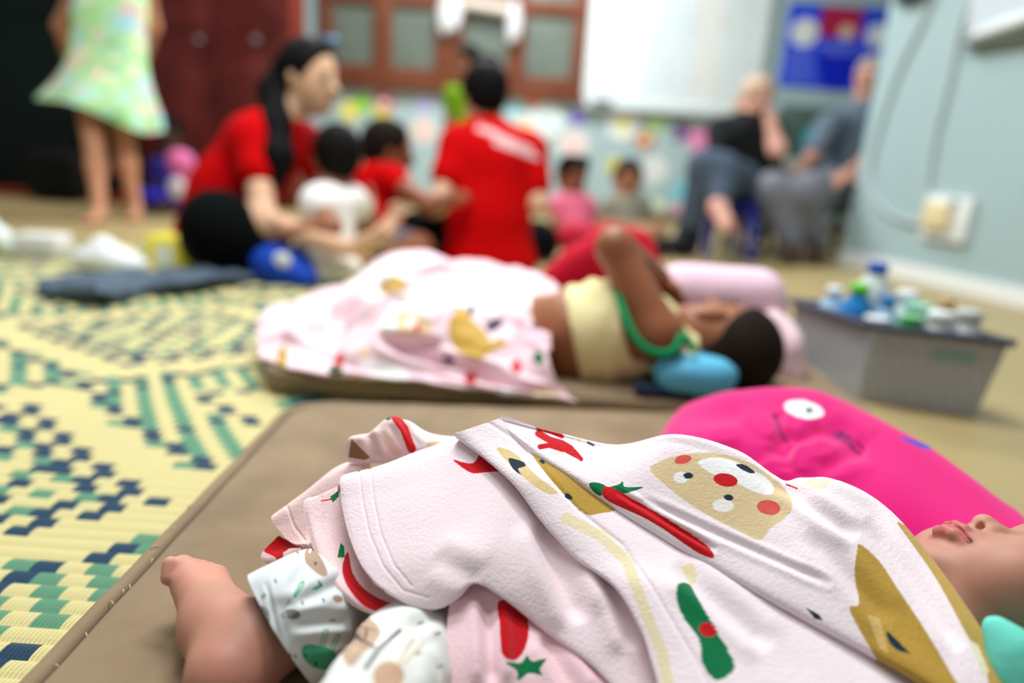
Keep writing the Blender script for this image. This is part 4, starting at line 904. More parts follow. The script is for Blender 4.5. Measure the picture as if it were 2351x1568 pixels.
for i in range(4):
    j = (i + 1) % 4; mb_ = MB().hexa(wallq(q0[i], q0[j], q1[j], q1[i], .004, cen + up_ / 2 - (q0[i] + q0[j]) / 2)); mb_.build('side_panel', M_bask, bk)
MB().hexa(q0 + [p + V3(0, 0, .005) for p in q0]).build('bottom', M_bask, bk)
M_rim = mat('dark_grey_plastic', (74, 76, 92), .5); b = MB()
for i in range(4):
    j = (i + 1) % 4; e = nrm((q1[i] + q1[j]) / 2 - cen - up_) * .014; e[2] = 0
    a_, b_ = q1[i] + e, q1[j] + e; b.hexa([a_ - e * 1.8 - V3(0, 0, .010), b_ - e * 1.8 - V3(0, 0, .010), b_ - V3(0, 0, .010), a_ - V3(0, 0, .010), a_ - e * 1.8 + V3(0, 0, .004), b_ - e * 1.8 + V3(0, 0, .004), b_ + V3(0, 0, .004), a_ + V3(0, 0, .004)])
b.build('rim', M_rim, bk, bevel=.003)
fr = lambda u, v, o=0.0: (q0[0] * (1 - u) + q0[1] * u) * (1 - v) + (q1[0] * (1 - u) + q1[1] * u) * v + nrm(V3((q0[1] - q0[0])[1], -(q0[1] - q0[0])[0], 0)) * o
MB().hexa([fr(.50, .66, .002), fr(.82, .66, .002), fr(.82, .66, -.002), fr(.50, .66, -.002), fr(.50, .80, .002), fr(.82, .80, .002), fr(.82, .80, -.002), fr(.50, .80, -.002)]).build('handle_slot', mat('slot_teal', (136, 172, 172), .6), bk)
M_trans = mat('milky_plastic', (228, 236, 236), .35, alpha=.92)
def bottle(u_, v_, h, r, body, capm, lb, cat='bottle', capr=.55, caph=.022, name='bottle', band=None, grp='bottles in the grey basket'):
    c = B0 + (B1 - B0) * u_ + (B2 - B0) * v_; c[2] = .0075; r_ = empty(name, c, lb, cat, grp)
    MB().lathe(c, [(r * .92, 0), (r, .006), (r, h * .72), (r * .9, h * .8), (r * capr * .9, h * .88), (r * capr * .9, h * .92)], 20).build('body', body, r_, True)
    MB().lathe(c + V3(0, 0, h * .90), [(r * capr, 0), (r * capr * 1.02, caph * .9), (r * capr * .85, caph)], 20).build('cap', capm, r_, True)
    if band: MB().lathe(c + V3(0, 0, h * .28), [(r * 1.01, 0), (r * 1.015, h * .3)], 20).build('label_band', band, r_, True)
M_wp = mat('white_plastic', (236, 240, 240), .4); M_bp = mat('bright_blue_plastic', (40, 130, 200), .4); M_lb = mat('light_blue_plastic', (170, 208, 238), .4); M_gp = mat('bright_green_plastic', (100, 208, 40), .4); M_db = mat('deep_blue_plastic', (36, 84, 180), .4); M_dg = mat('green_cup_plastic', (20, 150, 40), .4)
bottle(.52, .82, .275, .038, M_trans, M_db, 'tall milky bottle with a dark blue cap at the back of the basket', capr=.55)
bottle(.16, .82, .205, .030, M_lb, M_wp, 'light blue bottle with a white cap at the far left of the basket')
bottle(.17, .50, .228, .033, M_bp, M_gp, 'bright blue bottle with a lime green cap in the basket', band=M_lb)
bottle(.45, .50, .205, .026, M_lb, M_bp, 'pale blue bottle with a blue cap beside the lime capped one')
bottle(.42, .15, .195, .026, M_dg, mat('pale_green', (120, 200, 140), .4), 'short green cup standing at the front of the basket', 'cup', .9, .006, name='cup')
bottle(.70, .48, .205, .030, M_wp, mat('mint_plastic', (150, 214, 190), .4), 'white tub with a mint lid in the middle of the basket', 'tub', .9, .014, name='tub')
bottle(.83, .80, .215, .032, M_wp, M_wp, 'plain white bottle behind the mint lidded tub', capr=.7)
bottle(.88, .15, .205, .029, M_trans, mat('cap_grey', (190, 196, 196), .4), 'milky bottle with a pale grey cap at the right end of the basket', capr=.8)
bottle(.93, .47, .215, .026, M_wp, mat('tan_cap', (196, 160, 110), .4), 'white bottle with a tan cap at the right of the basket')
bottle(.14, .17, .180, .026, M_wp, M_wp, 'small white jar in the front left corner of the basket', 'jar', .95, .008, name='jar')
bottle(.65, .15, .195, .029, M_wp, M_wp, 'squat white bottle at the front right of the basket', capr=.8)

# ================================================================== child in the yellow vest (middle distance)
S9 = skin((150, 92, 60), 'warm_brown')
s = SDF(.03)
pel, ab, cst = D(1230, 768, 1.41), D(1320, 775, 1.34), D(1430, 755, 1.33); nk, hc = D(1560, 775, 1.33), D(1668, 785, 1.32)
s.chain([pel, ab, cst], [.082, .085, .088]).cap(cst, nk, .06, .045).cap(nk, hc, .045, .05)
shN = D(1510, 768, 1.245); shF = D(1500, 720, 1.43); s.cap(shN, shF, .04)
el, wr_ = D(1412, 568, 1.27), D(1510, 640, 1.40)
s.chain([shN, el, wr_], [.043, .034, .027], k=.02); hand(s, wr_, D(1560, 690, 1.42) - wr_, V3(.6, 0, -.8), .10, .5, r=.0085)
elF, wF = D(1420, 690, 1.52), D(1500, 640, 1.5); s.chain([shF, elF, wF], [.042, .034, .026], k=.02); hand(s, wF, V3(.9, -.2, -.3), V3(0, -.5, -.6), .10, .5, -1, .0085)
k1, a1 = D(1000, 712, 1.50), D(860, 760, 1.48); k2, a2 = D(1030, 700, 1.6), D(900, 720, 1.6)
s.chain([pel, k1, a1], [.06, .045, .033]).chain([pel + V3(0, .08, 0), k2, a2], [.07, .055, .033]); foot(s, a1 + V3(0, 0, .02), V3(-1, .2, 0), .12); foot(s, a2 + V3(0, 0, .02), V3(-1, .2, 0), .12)
upv = nrm(D(1760, 800, 1.31) - D(1600, 770, 1.33)); Hd = head(s, hc, V3(-.05, .62, .78), upv, .098, (1,))
# near ear drawn larger, as seen in profile
s.ell(D(1634, 724, 1.228), (.033, .014, .015), k=.008).ell(D(1634, 718, 1.222), (.016, .006, .005), k=.004, sub=True)
P9 = tag(s.build('person', S9, .0065), 'child in pale yellow vest lying on the rear mattress with one arm raised', 'person')
face(P9, Hd)
hair(P9, Hd, mat('cropped_dark_hair', (34, 23, 17), .75, spec=.1, bump=(150, .4, .003)), vox=.006, grow=1.06)
def vestcol(V):
    q = PROJ(V); c = np.tile(lin((236, 224, 168)), (len(V), 1)); return c
s = SDF(.02); s.chain([ab + (cst - ab) * -.12, ab + (cst - ab) * .55, cst], [.098, .1, .1]).cap(cst, nk - (nk - cst) * .35, .085, .06).cap(cst + V3(.01, 0, -.02), D(1545, 800, 1.27), .062, .05)
for p_, r_ in ((shN, .064), (el * .15 + shN * .85, .060)): s.ell(p_ + (shN - cst) * .10, (r_,) * 3, k=.006, sub=True)
s.ell(shF + V3(.02, .05, .02), (.07,) * 3, k=.006, sub=True)
def wr_post(V):
    ph = (V @ nrm(cst - ab)) * 0; u = PROJ(V)[:, 0]; return V + V3(0, 0, 1) * (0.0035 * np.sin(u / 9.0 + 2.5 * vnoise(V, 18, 4)))[:, None]
vst = s.build('vest', mat('pale_yellow_knit', (240, 228, 172), .85, bump=(60, .3, .004)), .006, P9, clip=[(-(cst - ab), ab - (cst - ab) * .05)], post=wr_post)
tr = [(1416, 655, 1.26), (1424, 690, 1.238), (1436, 728, 1.218), (1454, 768, 1.204), (1482, 800, 1.196), (1520, 812, 1.196), (1552, 800, 1.20), (1562, 772, 1.212), (1578, 782, 1.21), (1594, 806, 1.205)]
MB().tube(list(crom(np.array([D(*t_) for t_ in tr]), 40)), .0075, 8).build('green_armhole_trim', mat('green_trim', (0, 140, 84), .8), vst, True)
# pillow under that child's head
s = SDF(.03); a_, b_ = D(1540, 860, 1.22), D(1640, 866, 1.22)
s.cap(a_, b_, .03, .033).cap(a_ + V3(0, .12, 0), b_ + V3(.06, .12, 0), .04).ell(D(1600, 850, 1.26), (.075, .06, .03))
tag(s.build('pillow', mat('sky_blue_fabric', (98, 184, 222), .85), .006, clip=[(V3(0, 0, -1), V3(0, 0, .057))]), 'sky blue pillow under the neck of the child in the yellow vest', 'pillow')
s = SDF(.02); a_ = D(1470, 872, 1.215); s.cap(V3(a_[0], a_[1], .068), V3(a_[0] + .09, a_[1] - .005, .066), .012, .01); tag(s.build('navy_cloth', mat('navy_fabric', (40, 56, 84), .85), .005), 'thin dark navy cloth edge showing left of the sky blue pillow', 'cloth')

# ---- blanket over that child's legs
FL = (250, 232, 238)
rows = [[D(*t_) for t_ in r] for r in (
    [(640, 700, 1.85), (720, 690, 1.85), (820, 655, 1.8), (930, 640, 1.8), (1050, 650, 1.75), (1160, 660, 1.72), (1240, 680, 1.7), (1290, 690, 1.68)],
    [(612, 722, 1.50), (700, 690, 1.55), (800, 645, 1.6), (945, 578, 1.52), (1050, 600, 1.55), (1150, 608, 1.55), (1230, 628, 1.5), (1285, 660, 1.46)],
    [(588, 760, 1.40), (690, 735, 1.40), (800, 700, 1.43), (930, 640, 1.36), (1040, 665, 1.36), (1140, 672, 1.36), (1215, 692, 1.35), (1272, 712, 1.34)],
    [(592, 800, 1.34), (690, 792, 1.34), (790, 765, 1.36), (900, 735, 1.25), (1010, 750, 1.25), (1110, 762, 1.24), (1190, 770, 1.24), (1262, 770, 1.23)],
    [(605, 840, 1.29), (690, 835, 1.27), (780, 822, 1.29), (880, 812, 1.21), (980, 825, 1.22), (1080, 838, 1.19), (1170, 842, 1.19), (1262, 830, 1.17)],
    [(630, 872, 1.26), (700, 878, 1.24), (800, 878, 1.23), (900, 880, 1.19), (1000, 886, 1.18), (1090, 890, 1.17), (1180, 880, 1.155), (1280, 880, 1.145)],
    [(660, 892, 1.235), (730, 900, 1.22), (820, 903, 1.205), (920, 908, 1.19), (1020, 913, 1.175), (1110, 915, 1.165), (1210, 920, 1.15), (1325, 932, 1.135)])]
A = sheet(rows, 420, 240); N = gnormal(A); P = A.reshape(-1, 3); q = PROJ(P)
w = .015 * vnoise(P, 13, 8) + .009 * vnoise(P, 25, 9)
def crease(q, a, b, wd, dp):
    a, b = np.array(a, float), np.array(b, float); u_ = ((q - a) @ (b - a)) / ((b - a) @ (b - a)); t = np.clip(u_, 0, 1); d_ = np.linalg.norm(q - a - t[:, None] * (b - a), axis=1); e_ = np.clip(np.minimum(u_ + .1, 1.1 - u_) * 4, 0, 1); dp = dp * e_ * e_ * (3 - 2 * e_)
    return -dp * np.exp(-(d_ / wd) ** 2) + dp * .6 * np.exp(-((d_ - 1.8 * wd) / wd) ** 2)
for a_, b_, wd, dp in (((780, 745), (890, 640), 12, .02), ((870, 775), (1010, 800), 12, .018), ((900, 690), (1060, 690), 10, .01), ((880, 790), (1180, 880), 12, .02), ((1100, 640), (1150, 740), 10, .012), ((640, 780), (760, 850), 14, .012), ((1180, 740), (1270, 800), 10, .015), ((980, 850), (1250, 900), 10, .015), ((930, 640), (1100, 620), 9, .01)):
    w += crease(q, a_, b_, wd, dp)
sg = 1 if np.mean(np.sum(N * (CAM - A), axis=2)) > 0 else -1
A = A + sg * N * w.reshape(A.shape[:2] + (1,)); A[..., 2] = np.maximum(A[..., 2], np.where(A[..., 1] < 1.14, .070, np.where(A[..., 0] < -.47, .03, .062)))
V, Fq = thick(A, .005)
G2 = (190, 152, 70)
marks = [((252, 248, 248), [(870, 760), (900, 700), (960, 660), (1080, 640), (1190, 640), (1240, 690), (1120, 720), (1040, 700), (960, 750)]), ((252, 248, 250), [(800, 660), (900, 590), (1000, 600), (930, 640), (860, 690)]),  # large white shapes put the overexposed light on top into the colour
         (G2, [(870, 655), (905, 632), (940, 655), (920, 668), (885, 675)]), (G2, [(1030, 740), (1060, 718), (1110, 760), (1130, 800), (1095, 825), (1040, 795)]), (G2, [(1110, 790), (1150, 775), (1168, 790), (1130, 810)]), ((226, 178, 78), [(1050, 700), (1090, 725), (1045, 730)]),
         ((232, 200, 160), (950, 745, 44, 26, 10)), ((248, 244, 240), (945, 738, 14, 10, 0)), ((200, 40, 40), (958, 752, 9, 8, 0)), ((60, 60, 90), (1135, 745, 22, 12, -30)), ((60, 60, 90), (1082, 712, 8, 14, 20)), ((60, 60, 90), (1232, 748, 12, 9, 0)), ((226, 196, 120), [(1210, 715), (1255, 705), (1240, 730)]),
         (G2, (648, 822, 13, 28, 4)), ((206, 36, 46), [(770, 815), (790, 805), (785, 850), (765, 850)]), ((44, 90, 60), (770, 850, 18, 12, 10)), ((232, 196, 170), (835, 810, 17, 13, 0)), ((214, 176, 130), (808, 880, 26, 12, -15)),
         ((206, 40, 60), (1080, 868, 15, 13, 30)), ((206, 40, 60), [(1170, 840), (1190, 820), (1200, 850), (1185, 860)]), ((44, 120, 80), (1236, 822, 13, 15, -20)), ((40, 90, 60), (990, 900, 18, 7, 10)), ((60, 60, 80), (1030, 826, 14, 9, 30)), ((250, 246, 246), (880, 850, 60, 20, 15)), ((250, 240, 232), (940, 898, 50, 8, 0)), ((246, 246, 252), (1160, 905, 30, 14, 0)), ((240, 220, 190), (1250, 905, 30, 14, 10))]
M_fleece = mat('fleece', FL, .95, attr=True, sheen=.25, bump=(900, .3, .0004), spec=.04)
tag(link('blanket', V, Fq, M_fleece, None, True, paint(V, (246, 212, 221), marks)), 'pink and white printed fleece blanket over the legs of the child in the yellow vest', 'blanket', None)

# ================================================================== hot pink cat cushion
M_cush = mat('hot_pink_plush', (226, 16, 124), .85, attr=True, sheen=.4, spec=.1, bump=(500, .3, .0008))
sil = [(1525, 985, .98), (1560, 935, .97), (1640, 908, .95), (1730, 892, .93), (1805, 888, .91), (1880, 900, .88), (1960, 935, .85), (2050, 980, .80), (2140, 1030, .76), (2230, 1090, .715), (2310, 1150, .68), (2400, 1205, .65)]
r0 = []; r1 = []; r2 = []; r3 = []; r4 = []; rb = []
for (px, py, d) in sil:
    t_ = D(px, py, d); zz = MT + .002
    f_ = nrm(V3(-.45, -1, 0)); hgt = t_[2] - zz
    r0.append(V3(*(t_ - f_ * .055)[:2], zz + hgt * .25)); r1.append(V3(*(t_ - f_ * .03)[:2], zz + hgt * .75)); r2.append(t_)
    r3.append(t_ + f_ * .06 - V3(0, 0, hgt * .16)); r4.append(t_ + f_ * .13 - V3(0, 0, hgt * .45)); rb.append(V3(*(t_ + f_ * .17)[:2], zz + .004))
rows = [r0, r1, r2, r3, r4, rb]; under = [V3(*(p + (q_ - p) * .5)[:2], MT + .0005) for p, q_ in zip(rb, r0)]
rows.append(under)
A = sheet(rows, 360, 260, closed=True)
for e_, k_ in ((0, 1), (-1, -1)):      # close the two ends
    c = A[:, e_].mean(0)
    for i in range(24):
        j = i if k_ == 1 else -1 - i; s_ = math.sqrt(max(0, 1 - (1 - i / 24) ** 2)); A[:, j] = c + (A[:, j] - c) * s_ + V3(.0, 0, 0)
V = A.reshape(-1, 3); nv, nu = A.shape[:2]; I = np.arange(nv * nu).reshape(nv, nu); In = np.roll(I, -1, axis=0)
Fq = np.stack([I[:, :-1], I[:, 1:], In[:, 1:], In[:, :-1]], -1).reshape(-1, 4)
N = normals(V, Fq)
if np.mean(np.sum(N[nv // 3 * nu: nv // 2 * nu] * (CAM - V[nv // 3 * nu: nv // 2 * nu]), axis=1)) < 0: N = -N; Fq = Fq[:, ::-1]
q = PROJ(V); w = .003 * vnoise(V, 12, 4); cr = 0
for a_, b_, wd, dp in (((1805, 1010), (1780, 950), 12, .010), ((1805, 1015), (1640, 1050), 16, .010), ((1805, 1015), (1720, 1080), 14, .010), ((1805, 1015), (1800, 1080), 15, .012), ((1805, 1012), (1890, 985), 12, .010), ((1890, 985), (1990, 1035), 16, .009), ((1990, 1035), (1880, 1075), 13, .009), ((1700, 950), (1560, 960), 18, .007), ((1805, 1015), (1700, 985), 14, .006)):
    cr = cr + .45 * crease(q, a_, b_, wd * 1.5, dp)
w += np.clip(cr, -.0075, .0028)
V = V + N * w[:, None]
marks = [((238, 238, 240), (1846, 940, 46, 20, 12)), ((110, 110, 120), (1858, 942, 10, 8, 0)), ((70, 20, 70), 2.6, [(1777, 950), (1786, 975), (1800, 1008), (1808, 1014)]), ((80, 20, 80), 2.2, [(1912, 990), (1945, 1008), (1962, 1025)]), ((80, 20, 80), 2.2, [(1928, 992), (1965, 1012), (1984, 1032)]), ((80, 20, 80), 2.2, [(1905, 996), (1930, 1008), (1974, 1042)]), ((90, 20, 90), 1.8, [(1712, 918), (1725, 924)]), ((206, 16, 60), (1878, 986, 12, 5, -15)), ((70, 60, 190), [(2066, 1003), (2085, 1006), (2138, 1026), (2128, 1032), (2095, 1020)])]
tag(link('cushion', V, Fq, M_cush, None, True, paint(V, (218, 12, 118), marks)), 'hot pink plush cushion with a white eye patch and whiskers, under the nearest baby head', 'cushion')
# ================================================================== the baby in front
SB = mat('baby_skin', (206, 150, 122), .52, attr=True, sss=.1, spec=.28, bump=(260, .12, .0006))
parts = []
# foot and lower leg
s = SDF(.014)
heel, ank, mid, ball, ball2, calf = D(524, 1552, .478), D(580, 1486, .502), D(500, 1438, .520), D(434, 1342, .545), D(489, 1334, .560), D(690, 1416, .519)
s.cap(heel, mid, .0250, .0222).cap(mid, ball, .0222, .0140).cap(mid, ball2, .021, .0135).cap(ank, mid, .0255, .023).cap(ank, heel, .0265, .026).cap(ank, calf, .0265, .027).cap(calf, D(765, 1358, .556), .027, .025)
for a_, b_, r0_, r1_, k_ in ((D(440, 1330, .552), D(418, 1305, .554), .0125, .0108, .006), (D(452, 1314, .559), D(447, 1298, .562), .0066, .0058, .0025), (D(468, 1313, .563), D(465, 1300, .567), .0062, .0054, .0025), (D(484, 1316, .568), D(483, 1304, .572), .0058, .0051, .0025), (D(503, 1321, .572), D(503, 1310, .576), .0054, .0048, .0025)):
    s.cap(a_, b_, r0_, r1_, k=k_)
s.cap(D(390, 1294, .546), D(386, 1327, .541), .0060, .0058, k=.0022)
parts.append(s.mesh(.0016))
# face, upper part of the trunk
s = SDF(.022)
FK = 1.24; Nn = D(2256, 1182, .568); u, n_, sd_ = nrm(V3(.985, .05, -.05)), V3(0, .40, .92), None
n_ = nrm(n_ - u * (n_ @ u)); sd_ = np.cross(n_, u); ax = (u, sd_, n_)
def FP(a, b, c): return Nn + (u * a + sd_ * b + n_ * c) * FK      # along crown, to the side, out of the face
s.ell(FP(.072, 0, -.070), tuple(FK * q_ for q_ in (.082, .058, .074)), ax).ell(FP(-.004, 0, -.054), (.052, .054, .050), ax)
for b_ in (-1, 1): s.ell(FP(.003, b_ * .031, -.036), tuple(FK * q_ for q_ in (.030, .026, .025)), ax)
s.ell(FP(-.035, 0, -.034), tuple(FK * q_ for q_ in (.010, .014, .010)), ax, k=.014)
s.cap(FP(-.020, 0, -.085), FP(-.085, 0, -.085), .036 * FK, .04 * FK)
s.ell(FP(-.015, 0, -.0185), tuple(FK * q_ for q_ in (.012, .017, .010)), ax, k=.010)
s.cap(FP(.001, 0, -.0065), FP(.030, 0, -.022), .0072 * FK, .0055 * FK, k=.010)
for b_ in (-1, 1):
    s.ell(FP(.002, b_ * .0082, -.0115), tuple(FK * q_ for q_ in (.0062, .0050, .0062)), ax, k=.005)
    s.ell(FP(-.0052, b_ * .0046, -.0082), tuple(FK * q_ for q_ in (.0030, .0021, .0034)), ax, k=.0015, sub=True)
    s.chain([FP(-.0190, 0, -.0092), FP(-.0188, b_ * .007, -.0106), FP(-.0212, b_ * .0145, -.0185)], [.0038 * FK, .0036 * FK, .0018 * FK], k=.003)
    s.chain([FP(-.0258, 0, -.0125), FP(-.0255, b_ * .007, -.0138), FP(-.0226, b_ * .0145, -.0190)], [.0039 * FK, .0036 * FK, .0018 * FK], k=.003)
    s.cap(FP(-.0224, 0, -.0075), FP(-.0222, b_ * .008, -.0104), .0010 * FK, .0010 * FK, k=.0012, sub=True).cap(FP(-.0222, b_ * .008, -.0104), FP(-.0219, b_ * .0165, -.0175), .0010 * FK, .0015 * FK, k=.0012, sub=True)
    s.ell(FP(.034, b_ * .028, -.030), tuple(FK * q_ for q_ in (.010, .014, .006)), ax, k=.008)
    s.ell(FP(.075, b_ * .070, -.085), tuple(FK * q_ for q_ in (.018, .007, .013)), ax, k=.006)
VF, FF = s.mesh(.0013, relax=2)
parts.append((VF, FF))
# trunk and the other leg, under the blanket
s = SDF(.03)
pel, tr_ = V3(.02, .60, .110), V3(.14, .57, .112)
s.cap(tr_, pel, .05, .045).cap(tr_, FP(-.09, 0, -.095), .05, .035).chain([pel + V3(0, .05, 0), D(1120, 1120, .72), D(900, 1275, .645), D(765, 1358, .556)], [.042, .04, .029, .024]).chain([pel + V3(0, -.03, 0), D(1150, 1290, .64), D(1060, 1375, .595), D(985, 1445, .54), D(860, 1640, .425)], [.036, .032, .028, .027, .025])
foot(s, D(850, 1660, .405), V3(-.6, -.2, 0), .11)
arm_ = (tr_ + V3(.10, -.06, .0), tr_ + V3(-.01, -.10, -.015), tr_ + V3(-.09, -.06, .0)); arf = (tr_ + V3(.10, .06, .0), tr_ + V3(0, .09, -.01), tr_ + V3(-.08, .06, .01))
s.chain(arm_, [.024, .022, .018]).chain(arf, [.024, .022, .018])
hand(s, arm_[2], V3(-1, .2, 0), V3(0, .3, -1), .08, .7, 1, .0075); hand(s, arf[2], V3(-1, -.2, 0), V3(0, -.3, -1), .08, .7, -1, .0075)
parts.append(s.mesh(.0035))
V = []; Fq = []; off = 0
for v, f in parts: V.append(v); Fq.append(f + off); off += len(v)
V = np.concatenate(V); Fq = np.concatenate(Fq)
c = np.tile(lin((186, 134, 115)), (len(V), 1))
c = c * (1 + .07 * vnoise(V, 55, 2) + .05 * vnoise(V, 130, 3))[:, None] * (1 + np.outer(vnoise(V, 40, 9), (.05, -.02, -.03)))
def soft(p, r, rgb, a):
    global c
    w = a * np.exp(-(np.linalg.norm(V - p, axis=1) / r) ** 2)[:, None]; c = c * (1 - w) + np.array(lin(rgb)) * w
for p, r, rgb, a in ((D(391, 1303, .549), .014, (232, 158, 140), .8), (D(440, 1360, .54), .03, (226, 160, 138), .6), (D(460, 1330, .548), .012, (226, 140, 122), .6), (D(505, 1560, .46), .022, (222, 140, 122), .5), (D(600, 1470, .475), .022, (150, 98, 78), .45), (D(545, 1500, .47), .012, (168, 110, 96), .4), (D(475, 1430, .50), .02, (222, 156, 132), .5), (FP(0, 0, -.004), .012, (222, 150, 124), .5), (FP(.0, -.055, -.04), .03, (206, 138, 110), .4)): soft(p, r, rgb, a)  # ankle browns paint shade towards the cuff; pinks are flushed skin and lit instep
for b_ in (-1, 1):
    for t_ in np.linspace(0, 1, 9):
        soft(FP(-.0190 - .002 * t_ ** 2, b_ * .0145 * t_, -.0075 - .0095 * t_ ** 2), .0048 * (1 - .4 * t_), (196, 100, 100), .8); soft(FP(-.0258 + .0035 * t_ ** 2, b_ * .0145 * t_, -.0108 - .008 * t_ ** 2), .0050 * (1 - .4 * t_), (198, 104, 104), .8)
    soft(FP(-.0218, b_ * .0165, -.0175), .0045, (110, 56, 48), .7)
SHD = .472
BABY = tag(link('person', V, Fq, SB, None, True, c), 'sleeping baby in front, under the nearest fleece blanket with one bare foot out', 'person')
for b_ in (-1, 1):
    MB().tube([FP(.033, b_ * .018, -.0245), FP(.0315, b_ * .024, -.0235), FP(.031, b_ * .030, -.0250), FP(.033, b_ * .037, -.0300)], .0008, 6).build('eyelashes', M_hair, BABY, True)
    MB().tube([FP(.050, b_ * .016, -.021), FP(.053, b_ * .026, -.024), FP(.050, b_ * .038, -.034)], [.0016, .0018, .001], 6).build('eyebrow', M_hair, BABY, True)
s = SDF(.01); s.ell(FP(.085, 0, -.078), (.0745 * FK, .0715 * FK, .074 * FK), ax).ell(FP(.045, 0, -.02), (.075 * FK, .085 * FK, .058 * FK), ax, k=.01, sub=True); s.build('hair', mat('soft_dark_hair', (40, 28, 24), .6), .003, BABY)
# turquoise collar
s = SDF(.012); s.cap(FP(-.12, 0, -.10), tr_, .04, .052)
s.chain([D(2285, 1440, SHD), D(2325, 1490, SHD - .008), D(2350, 1550, SHD - .012), D(2360, 1620, SHD - .015)], [.008, .013, .018, .02]).cap(D(2350, 1490, SHD + .005), D(2420, 1560, SHD + .005), .012, .018)
s.build('shirt', mat('turquoise_cotton', (110, 214, 196), .8, bump=(60, .3, .003)), .003, BABY)

# ---- trousers
def tubecloth(rings, nu, nv, th, wr=0.0, seed=1, creases=()):
    """rings: (centre, axis_a, axis_b) -> open cloth tube"""
    R_ = []
    for c_, a_, b_ in rings: R_.append([c_ + a_ * math.cos(t_) + b_ * math.sin(t_) for t_ in np.linspace(0, 2 * math.pi, 41)])
    A = crom(np.array(R_), nv); A = np.swapaxes(crom(np.swapaxes(A, 0, 1), nu), 0, 1)
    N = gnormal(A); cc = A.mean(1, keepdims=True); sg = np.sign(np.sum(N * (A - cc), axis=2).mean()); N = N * sg
    P = A.reshape(-1, 3); w = wr * vnoise(P, 45, seed) + wr * .6 * vnoise(P, 90, seed + 1); q = PROJ(P)
    for a_, b_, wd, dp in creases: w = w + crease(q, a_, b_, wd, dp)
    w = w.reshape(A.shape[:2]); w[:, -1] = w[:, 0]
    A = A + N * w[..., None]
    V, Fq = thick(A, th * 1.0, False)
    return V, Fq
def ringaround(c, ax_dir, ra, rb, look=None):
    v = nrm(ax_dir); a = np.cross(v, nrm(look if look is not None else (CAM - c))); a = nrm(a); b = np.cross(v, a); return (c, a * ra, b * rb)
L1 = [(D(648, 1447, .510), .0485, .037), (D(680, 1424, .514), .0475, .036), (D(720, 1394, .526), .045, .033), (D(765, 1358, .556), .040, .030), (D(820, 1320, .592), .036, .032), (D(880, 1285, .63), .034, .032)]
ring = [ringaround(c_, (L1[min(i + 1, 5)][0] - L1[max(i - 1, 0)][0]), a_, b_) for i, (c_, a_, b_) in enumerate(L1)]
TW = (222, 226, 228)
TAN, INK, GRN, GRY = (178, 148, 128), (40, 40, 46), (74, 178, 136), (150, 156, 154)
def dashes(x0, y0, n, rr, seed, box):
    r = random.Random(seed); out = []
    for _ in range(n):
        x, y = r.uniform(box[0], box[2]), r.uniform(box[1], box[3]); out.append((INK, 1.6, [(x, y), (x + r.uniform(-2, 3), y + r.uniform(5, 8))]))
    return out
marks1 = [(GRY, [(572, 1418), (585, 1395), (600, 1390), (617, 1402), (620, 1430), (612, 1448), (598, 1450), (580, 1437)]), (INK, 2, [(590, 1442), (594, 1425), (588, 1420)]), (INK, 2, [(594, 1432), (602, 1424)])]
for x, y in ((583, 1410), (592, 1402), (603, 1398), (610, 1406), (600, 1410), (590, 1416), (612, 1420), (605, 1430), (580, 1425), (610, 1436), (604, 1420)): marks1.append((INK, 1.4, [(x, y), (x + 1, y + 4)]))
marks1 += [(TAN, [(700, 1268), (712, 1256), (724, 1262), (742, 1290), (752, 1318), (738, 1322), (716, 1306), (702, 1290)]), (INK, (720, 1262, 3, 3, 0)), (INK, 1.4, [(722, 1290), (727, 1294), (722, 1297)]), ((240, 236, 226), (712, 1264, 3, 6, 20)), (TAN, [(702, 1240), (712, 1232), (712, 1242)]),
    (GRN, 2.0, [(674, 1370), (690, 1338), (697, 1335), (696, 1343), (678, 1370)]), (GRN, [(712, 1354), (740, 1337), (741, 1347), (728, 1354)]), ((40, 140, 90), [(648, 1400), (668, 1372), (664, 1384), (652, 1396)]), ((118, 122, 112), (670, 1410, 20, 12, 5)), ((168, 172, 166), (652, 1413, 8, 9, 0)),
    (GRN, [(692, 1500), (698, 1482), (720, 1480), (760, 1490), (772, 1504), (764, 1528), (745, 1538), (712, 1528)]), (INK, (701, 1505, 3.4, 3.4, 0)), (INK, 1.8, [(722, 1522), (727, 1528), (726, 1520)]), (GRN, 1.7, [(735, 1482), (745, 1446), (754, 1446), (743, 1482)]), (GRN, 1.7, [(760, 1488), (772, 1458), (780, 1458), (766, 1492)]), (TAN, (775, 1375, 12, 8, 20)), (TAN, [(752, 1424), (770, 1420), (768, 1428)])]
for x, y in ((680, 1262), (731, 1334), (692, 1380), (740, 1374), (605, 1362), (600, 1367), (664, 1500), (676, 1503), (618, 1463), (630, 1330)): marks1 += [((90, 92, 92), 1.5, [(x, y), (x + 4, y + 3)]), ((90, 92, 92), 1.5, [(x + 1, y + 5), (x + 5, y + 8)])]
M_cot = mat('printed_cotton', TW, .85, attr=True, sheen=.15, bump=(700, .25, .0006))
V, Fq = tubecloth(ring, 760, 460, .0012, .0011, 5, (((650, 1400), (800, 1330), 14, .0022), ((670, 1428), (800, 1425), 16, .0028), ((690, 1480), (800, 1462), 14, .0014), ((612, 1340), (640, 1470), 6, .0008), ((700, 1290), (655, 1390), 14, .0012)))
tr1 = link('trousers', V, Fq, M_cot, BABY, True, paint(V, TW, marks1))
L2 = [(D(800, 1760, .39), .040, .034), (D(870, 1620, .43), .039, .034), (D(930, 1520, .485), .039, .033), (D(985, 1445, .540), .037, .032), (D(1050, 1380, .595), .036, .032), (D(1130, 1310, .64), .035, .032)]
